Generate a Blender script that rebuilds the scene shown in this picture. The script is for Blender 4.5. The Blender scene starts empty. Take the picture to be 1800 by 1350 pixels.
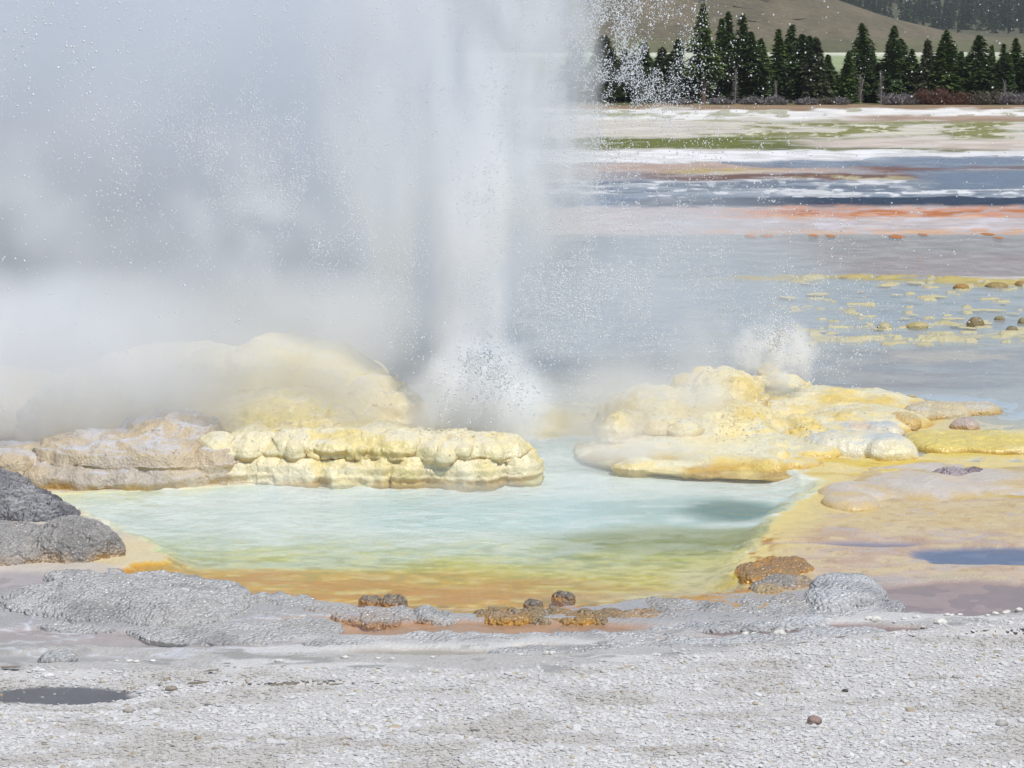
import bpy, bmesh, math, random
import numpy as np
from mathutils import Vector, Matrix, Euler
R = math.radians
random.seed(7); rng = np.random.default_rng(7)
sc = bpy.context.scene
COL = sc.collection

# ------------------------------------------------------------------ camera
F = 4234.0; CAMH = 6.0; HOR = 70.0          # focal length in photo pixels (1800 wide), eye height, horizon row
PITCH = math.atan((675 - HOR) / F)
cam_d = bpy.data.cameras.new("camera"); cam = bpy.data.objects.new("camera", cam_d); COL.objects.link(cam)
cam_d.sensor_fit = 'HORIZONTAL'; cam_d.sensor_width = 36.0; cam_d.lens = 36.0 * F / 1800.0
cam_d.clip_start = 0.1; cam_d.clip_end = 9000
cam.location = (0, 0, CAMH); cam.rotation_euler = (math.pi / 2 - PITCH, 0, 0)
sc.camera = cam

# ------------------------------------------------------------------ sky, sun, exposure
SUN_EL, SUN_AZ = R(63), R(146)               # azimuth measured from +Y (view direction) towards +X
w = bpy.data.worlds.new("World"); sc.world = w; w.use_nodes = True
nt = w.node_tree; nt.nodes.clear()
sky = nt.nodes.new('ShaderNodeTexSky'); sky.sky_type = 'NISHITA'; sky.sun_disc = False
sky.sun_elevation = SUN_EL; sky.sun_rotation = SUN_AZ; sky.altitude = 2200
bg = nt.nodes.new('ShaderNodeBackground'); bg.inputs[1].default_value = 0.10
wo = nt.nodes.new('ShaderNodeOutputWorld')
nt.links.new(sky.outputs[0], bg.inputs[0]); nt.links.new(bg.outputs[0], wo.inputs[0])
sd = bpy.data.lights.new("sun", 'SUN'); sd.energy = 3.2; sd.angle = R(0.53); sd.color = (1.0, 0.965, 0.91)
sun = bpy.data.objects.new("sun", sd); COL.objects.link(sun)
S = Vector((math.sin(SUN_AZ) * math.cos(SUN_EL), math.cos(SUN_AZ) * math.cos(SUN_EL), math.sin(SUN_EL)))
sun.rotation_euler = S.to_track_quat('Z', 'Y').to_euler()
sun.location = (20, 30, 60)
sc.view_settings.view_transform = 'Standard'; sc.view_settings.look = 'None'
sc.view_settings.exposure = 0.15; sc.view_settings.gamma = 1.0
cy = sc.cycles
cy.use_denoising = True
cy.max_bounces = 16; cy.diffuse_bounces = 4; cy.glossy_bounces = 3; cy.transmission_bounces = 4
cy.transparent_max_bounces = 12; cy.volume_bounces = 14
cy.volume_step_rate = 2.0; cy.volume_max_steps = 96
cy.use_adaptive_sampling = True; cy.adaptive_threshold = 0.02
cy.sample_clamp_indirect = 4.0

# ------------------------------------------------------------------ pixel <-> place
CP, SP = math.cos(PITCH), math.sin(PITCH)
def ray(u, v):
    a = (np.asarray(u, float) - 900) / F; b = (675 - np.asarray(v, float)) / F
    return a, CP + b * SP, -SP + b * CP
def at(u, v, z=0.0):
    dx, dy, dz = ray(u, v); t = (z - CAMH) / dz
    return dx * t, dy * t
def at_y(u, v, Y):                        # x and z of the point seen at (u, v) at depth Y
    dx, dy, dz = ray(u, v); t = Y / dy
    return dx * t, CAMH + dz * t
def to_px(x, y, z):
    zz = z - CAMH
    d = y * CP - zz * SP; up = y * SP + zz * CP
    return 900 + F * x / d, 675 - F * up / d

# ------------------------------------------------------------------ noise
def _h(ix, iy, iz, seed):
    h = (ix.astype(np.uint32) * np.uint32(374761393) + iy.astype(np.uint32) * np.uint32(668265263)
         + iz.astype(np.uint32) * np.uint32(2147483647 & 0x9E3779B1) + np.uint32((seed * 974634777) & 0xffffffff))
    h = (h ^ (h >> np.uint32(13))) * np.uint32(1274126177)
    h = h ^ (h >> np.uint32(16))
    return (h & np.uint32(0xffff)).astype(np.float32) / 65535.0
def n2(x, y, seed=0):
    x = np.asarray(x, np.float32) + 5000; y = np.asarray(y, np.float32) + 5000
    xi = np.floor(x).astype(np.int64); yi = np.floor(y).astype(np.int64)
    fx = x - xi; fy = y - yi
    fx = fx * fx * (3 - 2 * fx); fy = fy * fy * (3 - 2 * fy)
    z = np.zeros_like(xi)
    a = _h(xi, yi, z, seed); b = _h(xi + 1, yi, z, seed); c = _h(xi, yi + 1, z, seed); d = _h(xi + 1, yi + 1, z, seed)
    return (a + (b - a) * fx) * (1 - fy) + (c + (d - c) * fx) * fy
def n3(x, y, z, seed=0):
    x = np.asarray(x, np.float32) + 5000; y = np.asarray(y, np.float32) + 5000; z = np.asarray(z, np.float32) + 5000
    xi = np.floor(x).astype(np.int64); yi = np.floor(y).astype(np.int64); zi = np.floor(z).astype(np.int64)
    f = [t - i for t, i in ((x, xi), (y, yi), (z, zi))]; f = [t * t * (3 - 2 * t) for t in f]
    r = 0
    for dx in (0, 1):
        for dy in (0, 1):
            for dz in (0, 1):
                wgt = (f[0] if dx else 1 - f[0]) * (f[1] if dy else 1 - f[1]) * (f[2] if dz else 1 - f[2])
                r = r + wgt * _h(xi + dx, yi + dy, zi + dz, seed)
    return r
def fb2(x, y, o=4, seed=0, g=0.5):
    s = 0; a = 1; t = 0
    for i in range(o):
        s = s + a * n2(x * 2 ** i, y * 2 ** i, seed + i * 17); t += a; a *= g
    return s / t
def fb3(p, f, o=3, seed=0, g=0.5):
    s = 0; a = 1; t = 0
    for i in range(o):
        k = f * 2 ** i; s = s + a * n3(p[:, 0] * k, p[:, 1] * k, p[:, 2] * k, seed + i * 17); t += a; a *= g
    return s / t
def ss(e0, e1, x):
    t = np.clip((x - e0) / (e1 - e0), 0, 1); return t * t * (3 - 2 * t)
def C(r, g, b, k=1.0):                     # colour read off the photo (0..255) -> albedo
    return np.array([k * (((c / 255 + 0.055) / 1.055) ** 2.4 if c > 10 else c / 3294) for c in (r, g, b)], np.float32)

# ------------------------------------------------------------------ mesh helpers
def mesh_np(name, verts, loops, starts, totals, col=None, extra=None, smooth=True):
    me = bpy.data.meshes.new(name)
    me.vertices.add(len(verts)); me.vertices.foreach_set('co', np.asarray(verts, np.float32).ravel())
    me.loops.add(len(loops)); me.loops.foreach_set('vertex_index', np.asarray(loops, np.int32))
    me.polygons.add(len(starts)); me.polygons.foreach_set('loop_start', np.asarray(starts, np.int32))
    me.polygons.foreach_set('loop_total', np.asarray(totals, np.int32))
    me.update(calc_edges=True)
    me.polygons.foreach_set('use_smooth', np.full(len(starts), smooth, bool))
    if col is not None: set_col(me, col)
    for k, a in (extra or {}).items():
        at_ = me.attributes.new(k, 'FLOAT', 'POINT'); at_.data.foreach_set('value', np.asarray(a, np.float32))
    return me
def set_col(me, col, name='Col'):
    ca = me.color_attributes.new(name, 'FLOAT_COLOR', 'POINT')
    c4 = np.ones((len(me.vertices), 4), np.float32); c4[:, :3] = col
    ca.data.foreach_set('color', c4.ravel())
def grid_mesh(name, X, Y, Z, **kw):
    nr, nc = X.shape
    v = np.stack([X, Y, Z], -1).reshape(-1, 3)
    i = (np.arange(nr - 1)[:, None] * nc + np.arange(nc - 1)[None]).ravel()
    q = np.stack([i, i + 1, i + nc + 1, i + nc], -1).ravel()
    n = len(i)
    return mesh_np(name, v, q, np.arange(n) * 4, np.full(n, 4), **kw)
def link(name, me, mat=None, parent=None):
    o = bpy.data.objects.new(name, me)
    if mat: me.materials.clear(); me.materials.append(mat)
    COL.objects.link(o)
    if parent: o.parent = parent
    return o
def tag(o, label, cat, group=None, kind=None):
    if label: o['label'] = label
    if cat: o['category'] = cat
    if group: o['group'] = group
    if kind: o['kind'] = kind
    return o

# ------------------------------------------------------------------ materials
def newmat(name):
    m = bpy.data.materials.new(name); m.use_nodes = True
    t = m.node_tree; t.nodes.clear()
    return m, t, t.nodes, t.links
def nd(N, typ, **kw):
    n = N.new(typ)
    for k, v in kw.items(): setattr(n, k, v)
    return n
def val(L, node, idx, x):
    if hasattr(x, 'is_output') or isinstance(x, bpy.types.NodeSocket): L.new(x, node.inputs[idx])
    else: node.inputs[idx].default_value = x
def math_(N, L, op, a, b=0.0, c=0.0):
    n = nd(N, 'ShaderNodeMath', operation=op); val(L, n, 0, a); val(L, n, 1, b)
    if op in ('MULTIPLY_ADD',): val(L, n, 2, c)
    return n.outputs[0]
def mrange(N, L, v, a, b, c=0.0, d=1.0, smooth=False):
    n = nd(N, 'ShaderNodeMapRange'); n.interpolation_type = 'SMOOTHSTEP' if smooth else 'LINEAR'
    val(L, n, 0, v)
    for i, x in zip((1, 2, 3, 4), (a, b, c, d)): val(L, n, i, x)
    return n.outputs[0]
def noise(N, L, vec, scale, detail=4, rough=.55):
    n = nd(N, 'ShaderNodeTexNoise'); n.inputs['Scale'].default_value = scale
    n.inputs['Detail'].default_value = detail; n.inputs['Roughness'].default_value = rough
    L.new(vec, n.inputs['Vector']); return n.outputs[0]

def sinter_mat(name, bead=18.0, bead_s=1.0, fine=45.0, spec=0.5, var=0.12):
    """mineral crust: colour from 'Col', roughness from 'Rgh', beading strength from 'Bmp'"""
    m, t, N, L = newmat(name)
    out = nd(N, 'ShaderNodeOutputMaterial'); bs = nd(N, 'ShaderNodeBsdfPrincipled'); L.new(bs.outputs[0], out.inputs[0])
    ca = nd(N, 'ShaderNodeVertexColor', layer_name='Col')
    rg = nd(N, 'ShaderNodeAttribute', attribute_name='Rgh'); bm_ = nd(N, 'ShaderNodeAttribute', attribute_name='Bmp')
    geo = nd(N, 'ShaderNodeNewGeometry'); P = geo.outputs['Position']
    f1 = noise(N, L, P, fine, 5, .6); f2 = noise(N, L, P, fine / 9, 5, .6)
    k = math_(N, L, 'ADD', math_(N, L, 'MULTIPLY', f1, .5), math_(N, L, 'MULTIPLY', f2, .5))
    k = mrange(N, L, k, .3, .7, 1 - var, 1 + var)
    mx = nd(N, 'ShaderNodeVectorMath', operation='SCALE'); L.new(ca.outputs[0], mx.inputs[0]); L.new(k, mx.inputs['Scale'])
    L.new(mx.outputs[0], bs.inputs['Base Color'])
    L.new(rg.outputs['Fac'], bs.inputs['Roughness']); bs.inputs['Specular IOR Level'].default_value = spec
    vo = nd(N, 'ShaderNodeTexVoronoi'); vo.feature = 'SMOOTH_F1'; vo.inputs['Scale'].default_value = bead
    vo.inputs['Smoothness'].default_value = .35
    wv = nd(N, 'ShaderNodeVectorMath', operation='ADD'); L.new(P, wv.inputs[0])
    nz = nd(N, 'ShaderNodeTexNoise'); nz.inputs['Scale'].default_value = 9; L.new(P, nz.inputs['Vector'])
    sc_ = nd(N, 'ShaderNodeVectorMath', operation='SCALE'); L.new(nz.outputs['Color'], sc_.inputs[0]); sc_.inputs['Scale'].default_value = .03
    L.new(sc_.outputs[0], wv.inputs[1]); L.new(wv.outputs[0], vo.inputs['Vector'])
    bd = math_(N, L, 'MULTIPLY', math_(N, L, 'SUBTRACT', .6, vo.outputs['Distance']), math_(N, L, 'MULTIPLY', bm_.outputs['Fac'], bead_s))
    hh = math_(N, L, 'ADD', bd, math_(N, L, 'MULTIPLY', f1, .22))
    hh = math_(N, L, 'ADD', hh, math_(N, L, 'MULTIPLY', f2, .4))
    bp = nd(N, 'ShaderNodeBump'); bp.inputs['Distance'].default_value = 0.02; bp.inputs['Strength'].default_value = 1.0
    L.new(hh, bp.inputs['Height']); L.new(bp.outputs[0], bs.inputs['Normal'])
    return m
M_GROUND = sinter_mat('sinter_ground', bead=26)
M_SINTER = sinter_mat('sinter_crust', bead=26, fine=35)

def simple(name, col, rough=.8, var=.25, scale=8.0, bump=.3, bdist=.02, spec=.3):
    m, t, N, L = newmat(name)
    out = nd(N, 'ShaderNodeOutputMaterial'); bs = nd(N, 'ShaderNodeBsdfPrincipled'); L.new(bs.outputs[0], out.inputs[0])
    tc = nd(N, 'ShaderNodeTexCoord'); f = noise(N, L, tc.outputs['Object'], scale, 5, .6)
    rgb = nd(N, 'ShaderNodeRGB'); rgb.outputs[0].default_value = (*col, 1)
    mx = nd(N, 'ShaderNodeVectorMath', operation='SCALE'); L.new(rgb.outputs[0], mx.inputs[0])
    L.new(mrange(N, L, f, .25, .75, 1 - var, 1 + var), mx.inputs['Scale']); L.new(mx.outputs[0], bs.inputs['Base Color'])
    bs.inputs['Roughness'].default_value = rough; bs.inputs['Specular IOR Level'].default_value = spec
    bp = nd(N, 'ShaderNodeBump'); bp.inputs['Strength'].default_value = bump; bp.inputs['Distance'].default_value = bdist
    L.new(f, bp.inputs['Height']); L.new(bp.outputs[0], bs.inputs['Normal'])
    return m
def attr_mat(name, rough=.8, spec=.3, trans=0.0, var=.15, scale=30.):
    m, t, N, L = newmat(name)
    out = nd(N, 'ShaderNodeOutputMaterial'); bs = nd(N, 'ShaderNodeBsdfPrincipled')
    ca = nd(N, 'ShaderNodeVertexColor', layer_name='Col')
    geo = nd(N, 'ShaderNodeNewGeometry'); f = noise(N, L, geo.outputs['Position'], scale, 4, .6)
    mx = nd(N, 'ShaderNodeVectorMath', operation='SCALE'); L.new(ca.outputs[0], mx.inputs[0])
    L.new(mrange(N, L, f, .3, .7, 1 - var, 1 + var), mx.inputs['Scale']); L.new(mx.outputs[0], bs.inputs['Base Color'])
    bs.inputs['Roughness'].default_value = rough; bs.inputs['Specular IOR Level'].default_value = spec
    if trans > 0:
        tr = nd(N, 'ShaderNodeBsdfTranslucent'); L.new(mx.outputs[0], tr.inputs[0])
        ms = nd(N, 'ShaderNodeMixShader'); ms.inputs[0].default_value = trans
        L.new(bs.outputs[0], ms.inputs[1]); L.new(tr.outputs[0], ms.inputs[2]); L.new(ms.outputs[0], out.inputs[0])
    else: L.new(bs.outputs[0], out.inputs[0])
    return m
def water_mat(name, milk_col, milk, rough=.06, r1=6., r2=30., bump=.5, bdist=.02, stretch=(1, 1, 1), gloss=.6):
    m, t, N, L = newmat(name)
    out = nd(N, 'ShaderNodeOutputMaterial')
    geo = nd(N, 'ShaderNodeNewGeometry')
    mp = nd(N, 'ShaderNodeVectorMath', operation='MULTIPLY'); L.new(geo.outputs['Position'], mp.inputs[0]); mp.inputs[1].default_value = stretch
    f1 = noise(N, L, mp.outputs[0], r1, 3, .5); f2 = noise(N, L, mp.outputs[0], r2, 3, .6)
    bp = nd(N, 'ShaderNodeBump'); bp.inputs['Strength'].default_value = bump; bp.inputs['Distance'].default_value = bdist
    L.new(math_(N, L, 'ADD', f1, math_(N, L, 'MULTIPLY', f2, .35)), bp.inputs['Height'])
    gl = nd(N, 'ShaderNodeBsdfGlossy'); gl.inputs['Roughness'].default_value = rough; L.new(bp.outputs[0], gl.inputs['Normal'])
    tr = nd(N, 'ShaderNodeBsdfTransparent'); tr.inputs[0].default_value = (.97, .99, 1, 1)
    df = nd(N, 'ShaderNodeBsdfDiffuse'); df.inputs[0].default_value = (*milk_col, 1); L.new(bp.outputs[0], df.inputs['Normal'])
    m1 = nd(N, 'ShaderNodeMixShader')
    n0 = noise(N, L, geo.outputs['Position'], .9, 4, .6)
    L.new(mrange(N, L, n0, .3, .7, milk * .6, min(1, milk * 1.4)), m1.inputs[0])
    L.new(tr.outputs[0], m1.inputs[1]); L.new(df.outputs[0], m1.inputs[2])
    fr = nd(N, 'ShaderNodeFresnel'); fr.inputs[0].default_value = 1.33; L.new(bp.outputs[0], fr.inputs['Normal'])
    m2 = nd(N, 'ShaderNodeMixShader'); L.new(math_(N, L, 'MULTIPLY', fr.outputs[0], gloss), m2.inputs[0]); L.new(m1.outputs[0], m2.inputs[1]); L.new(gl.outputs[0], m2.inputs[2])
    L.new(m2.outputs[0], out.inputs[0])
    return m

# ================================================================== GROUND
def pts_poly(U, V, pts, aspect=3.0):
    """signed distance in pixels (positive inside) to a polygon, rows stretched by aspect"""
    px = np.array([p[0] for p in pts], np.float32); py = np.array([p[1] * aspect for p in pts], np.float32)
    X = U; Y = V * aspect
    d = np.full(U.shape, 1e9, np.float32); ins = np.zeros(U.shape, bool)
    n = len(px); j = n - 1
    for i in range(n):
        ex, ey = px[j] - px[i], py[j] - py[i]
        wx, wy = X - px[i], Y - py[i]
        t = np.clip((wx * ex + wy * ey) / (ex * ex + ey * ey + 1e-9), 0, 1)
        d = np.minimum(d, (wx - ex * t) ** 2 + (wy - ey * t) ** 2)
        if ey != 0:
            c = ((py[i] > Y) != (py[j] > Y)) & (X < (px[j] - px[i]) * (Y - py[i]) / (py[j] - py[i]) + px[i])
            ins ^= c
        j = i
    d = np.sqrt(d)
    return np.where(ins, d, -d)

vv = np.concatenate([np.arange(1460, 620, -1.45), np.arange(620, 300, -1.1), np.arange(300, 186, -.9), np.arange(186, 84, -2.0)])
yy = at(900, vv)[1]
yy = np.concatenate([[-120, -40, -5, 8, 13], yy, [2600, 4500]])
uu = np.arange(-230, 2032, 2.1)
sx = (uu - 900) / F
sx = np.concatenate([[-6, -2, -.9, -.5, -.35, -.3], sx, [.3, .35, .5, .9, 2, 6]])
Dd = np.maximum(yy, 16) * 1.0
# columns are spread in proportion to the distance so that near ground is as fine as it needs to be
GX = sx[None] * (Dd * CP + 6 * SP)[:, None]; GY = np.repeat(yy[:, None], len(sx), 1)
U, V = to_px(GX, np.maximum(GY, 4), 0.0)
U = U.astype(np.float32); V = V.astype(np.float32)
shape = U.shape
NA = fb2(U / 70, V / 9, 4, 1); NB = fb2(U / 160, V / 14, 4, 2); NC = fb2(U / 25, V / 4, 3, 3); ND = fb2(GX * 2.2, GY * 2.2, 4, 4)
NS = fb2(U / 38, V / 2.2, 4, 10)
NW = fb2(U / 120, V / 30, 4, 9)
col = np.empty(shape + (3,), np.float32); col[:] = C(200, 190, 175)
rgh = np.full(shape, .6, np.float32); bmp = np.full(shape, .25, np.float32)
zz = np.full(shape, .02, np.float32)
def paint(m, c, r=None, b=None):
    global col, rgh, bmp
    m3 = m[..., None]; col = col * (1 - m3) + np.asarray(c, np.float32) * m3
    if r is not None: rgh = rgh * (1 - m) + r * m
    if b is not None: bmp = bmp * (1 - m) + b * m
def band(u0, u1, v0, v1, su=60, sv=4, warp=8, nz=None):
    n = NA if nz is None else nz
    Vw = V + (n - .5) * warp * 2.6 + (NS - .5) * 5; Uw = U + (NB - .5) * 160
    return ss(u0 - su, u0 + su, Uw) * (1 - ss(u1 - su, u1 + su, Uw)) * ss(v0 - sv, v0 + sv, Vw) * (1 - ss(v1 - sv, v1 + sv, Vw))
def blob(cu, cv, ru, rv, soft=.25, warp=.35):
    d = np.sqrt(((U - cu) / ru) ** 2 + ((V - cv) / rv) ** 2) + (NA - .5) * 2 * warp
    return 1 - ss(1 - soft, 1 + soft, d)
def dip(m, depth):
    global zz
    zz = zz - m * depth

INF = 9000
# ---- far flat, back to front
paint(V < 186, C(120, 125, 85), .9, .1)
paint(ss(150, 175, V) * (V < 187), C(95, 95, 60), .9)
paint((V < 126).astype(np.float32), C(150, 160, 115), .9)
paint(band(-INF, INF, 84, 100, 60, 3, 3), C(205, 205, 180), .9)
paint(band(-INF, INF, 184, 193, 60, 1.5, 3), C(150, 125, 95), .9)
paint(band(-INF, INF, 192, 212, 60, 3, 5), C(232, 228, 220), .8)
paint(band(-INF, INF, 192, 206, 60, 2, 6) * ss(.52, .6, NC), C(180, 175, 150), .8)
paint(band(-INF, 1350, 200, 206, 80, 2, 5) * ss(.4, .6, NA), C(160, 160, 125), .8)
paint(band(-INF, INF, 210, 250, 60, 3, 6), C(205, 196, 180), .8)
paint(band(1230, INF, 213, 244, 100, 6, 6) * ss(.42, .56, fb2(U / 90, V / 7, 4, 21)), C(128, 128, 70), .9)
paint(band(1230, INF, 218, 244, 100, 6, 6) * ss(.58, .66, fb2(U / 14, V / 2.4, 3, 22)), C(205, 200, 175), .9)
paint(band(1520, INF, 205, 214, 60, 2, 3) * .8, C(150, 115, 85), .8)
paint(band(900, 1500, 243, 262, 60, 2.5, 3), C(104, 108, 42), .9)
paint(band(1300, 1760, 257, 266, 60, 2, 2), C(100, 105, 55), .9)
paint(band(1440, INF, 246, 262, 60, 3, 4), C(200, 185, 170), .8)
paint(band(-INF, 1640, 265, 289, 60, 2, 3) * (.72 + .28 * ss(.35, .55, NS)), C(232, 230, 226), .7)
paint(band(1620, INF, 267, 277, 60, 2, 3), C(225, 222, 218), .7)
# brown / orange / blue mats
paint(band(-INF, INF, 287, 320, 60, 2, 4), C(170, 160, 155), .4)
paint(band(1050, 1420, 288, 304, 60, 3, 4), C(192, 164, 142), .5)
paint(band(1180, 1330, 296, 306, 40, 2, 2), C(190, 165, 105), .5)
m_far = band(1560, INF, 276, 294, 90, 3, 4); paint(m_far, C(135, 145, 165), .2); dip(m_far, .06)
m = band(1310, 1560, 283, 293, 60, 3, 3); paint(m, C(130, 140, 160), .2); dip(m, .06)
paint(band(1500, 1650, 292, 304, 50, 2, 3), C(125, 88, 68), .5)
paint(band(1650, INF, 290, 296, 60, 2, 2), C(135, 95, 75), .5)
paint(band(1180, 1600, 306, 317, 60, 2, 3), C(120, 85, 60), .5)
paint(band(1400, 1560, 309, 318, 60, 2, 4) * ss(.5, .6, NC), C(190, 175, 130), .5)
m = band(1590, INF, 299, 333, 50, 3, 4); paint(m, C(108, 122, 146), .2); dip(m, .07)
m = band(-INF, INF, 318, 352, 60, 3, 4) * (1 - band(1590, INF, 290, 333, 50, 3, 4))
paint(m, C(150, 155, 160), .4)
paint(m * ss(.52, .62, NA), C(222, 220, 216), .5)
m2 = m * ss(.50, .6, fb2(U / 110, V / 6, 4, 31)); paint(m2, C(112, 118, 130), .3); dip(m2, .05)
paint(m * ss(.60, .66, NC), C(230, 228, 225), .5)
m = band(1130, INF, 347, 369, 80, 2.5, 4); paint(m, C(34, 38, 54), .35); dip(-m * .7, .05)
m = band(-INF, 1130, 345, 368, 80, 3, 6); paint(m, C(110, 120, 135), .35)
paint(band(1130, INF, 345, 362, 80, 2.5, 4) * ss(.56, .62, NC), C(200, 200, 200), .5)
paint(band(1640, INF, 355, 359, 40, 1, 2), C(225, 222, 218), .5)
paint(band(-INF, INF, 366, 412, 60, 3, 3), C(202, 188, 180), .5)
paint(band(1230, INF, 367, 384, 80, 3, 4) * (.35 + .6 * ss(.4, .6, NS)), C(205, 142, 104), .5)
paint(band(1350, INF, 371, 382, 80, 2, 3) * ss(.5, .58, NA), C(196, 116, 44), .5)
paint(band(1300, INF, 379, 386, 80, 2, 3) * ss(.45, .6, NC), C(220, 165, 120), .5)
paint(band(1250, INF, 386, 408, 80, 4, 4) * ss(.52, .62, NA), C(215, 205, 205), .5)
paint(band(1230, INF, 404, 413, 60, 1.2, 2) * ss(.3, .55, NC), C(216, 176, 140), .5)
# grey-blue pool, mauve to the right
m = band(-INF, INF, 414, 486, 60, 3, 2); dip(m, .10)
paint(m, C(140, 150, 155), .3)
paint(m * ss(1240, 1500, U - (V - 450) * 4), C(160, 138, 132), .3)
paint(m * ss(1350, 1650, U) * ss(432, 450, V), C(166, 122, 114), .3)
# yellow crusts and the pale blue shallows
crest = 484 + ss(1500, 1800, U) * 14 - 3 * ss(1300, 1500, U)
m_sh = ss(0, 6, V - crest + (NA - .5) * 6) * (1 - ss(606, 622, V + (NA - .5) * 20)); dip(m_sh, .07)
paint(m_sh, C(166, 180, 190), .3)
k = ss(1180, 1330, U)
m = ss(-1.5, 1, V - crest + (NC - .5) * 4) * (1 - ss(8, 14, V - crest + (NA - .5) * 14)) * k * ss(.33, .45, NC + .1)
paint(m, C(190, 172, 105), .6, .6); zz += m * (.03 + .07 * fb2(GX * 1.2, GY * .5, 3, 41))
m = m_sh * ss(.60, .66, fb2(U / 34, V / 5, 3, 43) + .05 * ss(565, 600, V) - .30 * (1 - ss(1250, 1420, U)) - .055); paint(m, C(205, 192, 140), .5, .4); dip(-m, .075)
m = band(1200, INF, 588, 606, 100, 5, 8) * ss(.42, .55, NA); paint(m, C(200, 190, 150), .5, .4); dip(-m, .05)
# grey-mauve runoff
m = ss(604, 622, V + (NA - .5) * 20) * (1 - ss(672, 700, V + (NW - .5) * 40)); paint(m, C(150, 155, 165), .3); dip(m, .05)
paint(m * ss(.42, .62, NB) * ss(1250, 1500, U), C(150, 140, 142), .3)
paint(band(1580, 1760, 618, 632, 30, 3, 5), C(200, 185, 170), .5)
m = ss(672, 700, V + (NW - .5) * 40) * (1 - ss(835, 850, V)); paint(m, C(182, 192, 196), .3)
dip(m * ss(.35, .5, NW), .03)
# yellow sinter apron round the mounds
m = ss(690, 760, V + (NW - .5) * 60 - np.clip(U - 1560, 0, 400) * .12) * (1 - ss(835, 850, V))
paint(m, C(225, 205, 140), .45, .4); zz += m * .02
paint(m * ss(.5, .62, NB), C(215, 188, 90), .45, .4)
m_ = m * ss(.55, .66, NA) * ss(1450, 1600, U); paint(m_, C(186, 196, 200), .3); dip(m_, .03)
paint(band(1600, INF, 770, 800, 60, 6, 10), C(216, 196, 104), .45, .4)
paint(band(-INF, 420, 640, 900, 60, 6, 10), C(200, 180, 155), .5, .4)
# front right flat
m = ss(832, 850, V) * ss(1180, 1300, U); paint(m, C(206, 184, 156), .4, .35)
m = m * (1 - ss(1000, 1060, V)) * ss(.45, .65, ND); paint(m, C(196, 168, 140), .4, .5)
paint(band(1360, INF, 880, 935, 80, 12, 18) * .7, C(214, 190, 128), .4, .45)
paint(band(1560, INF, 862, 876, 60, 4, 5), C(200, 172, 78), .4, .5)
m = ss(832, 850, V) * ss(1180, 1300, U); m2 = fb2(U / 46, V / 7, 4, 63); paint(m * ss(.5, .64, m2) * .7, C(216, 196, 150), .35, .5); paint(m * ss(.52, .42, m2) * ss(.5, .66, NA) * .7, C(196, 180, 170), .3, .3)
paint(m * ss(.64, .7, fb2(U / 20, V / 3.5, 3, 64)) * .35, C(176, 140, 96), .5, .8)
# foreground silica: grey wet crust then gravel
m = ss(1000, 1030, V + (NW - .5) * 20 + ss(1250, 1700, U) * 8 - 20); paint(m, C(172, 170, 168), .35, .8)
g_line = 1188 - ss(850, 1800, U) * 88 + (fb2(U / 60, V / 12, 4, 51) - .5) * 26
GRAV = ss(-6, 8, V - g_line)
m = ss(1115, 1150, V + ss(700, 1800, U) * 60 + (NW - .5) * 20); paint(m, C(188, 184, 178), .45, .8)
paint(m * ss(.5, .62, NB), C(208, 205, 200), .6, .6); paint(m * ss(.6, .7, NA), C(160, 158, 152), .45, .6)

POOL = [(40, 872), (200, 862), (520, 845), (900, 828), (900, 770), (1130, 764), (1330, 800), (1420, 836), (1450, 852), (1432, 868), (1400, 885), (1358, 925), (1335, 955), (1312, 985),
        (1300, 1012), (1340, 1030), (1296, 1044), (1200, 1056), (1080, 1066), (960, 1078), (800, 1082), (640, 1072), (520, 1062), (400, 1052), (330, 1034), (215, 1010), (228, 992), (290, 985), (262, 958), (215, 944), (140, 905)]
sdp = pts_poly(U, V, POOL, 3.0) + (NA - .5) * 44 + (NC - .5) * 24 + (fb2(U / 12, V / 3, 3, 62) - .5) * 16 * ss(1100, 1300, U)
inP = ss(-6, 8, sdp)
col *= (1 + (NS - .5) * .5 * ss(620, 560, V))[..., None]; col += (ss(.6, .7, fb2(U / 90, V / 4, 4, 77)) * ss(420, 400, V) * (V > 210) * .35)[..., None] * (C(226, 222, 216) - col)
m = band(1150, INF, 352, 366, 120, 2, 1.5) * ss(.25, .5, NB + .15); paint(m, C(30, 34, 48), .4); dip(-m, .09)
# mineral margin on the right shore
m = (1 - ss(0, 120, -sdp)) * (1 - ss(1030, 1060, V)) * (U > 1150) * (V > 838); paint(m, C(226, 204, 130), .4, .45)
m = (1 - ss(0, 55, -sdp)) * ss(.45, .62, fb2(U / 22, V / 7, 3, 61)) * ss(925, 960, V) * (1 - ss(1050, 1070, V)) * (U > 1150); paint(m, C(176, 120, 34), .4, 1.0)
m = blob(225, 978, 75, 26); paint(m, C(216, 200, 160), .45, .5)
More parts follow.
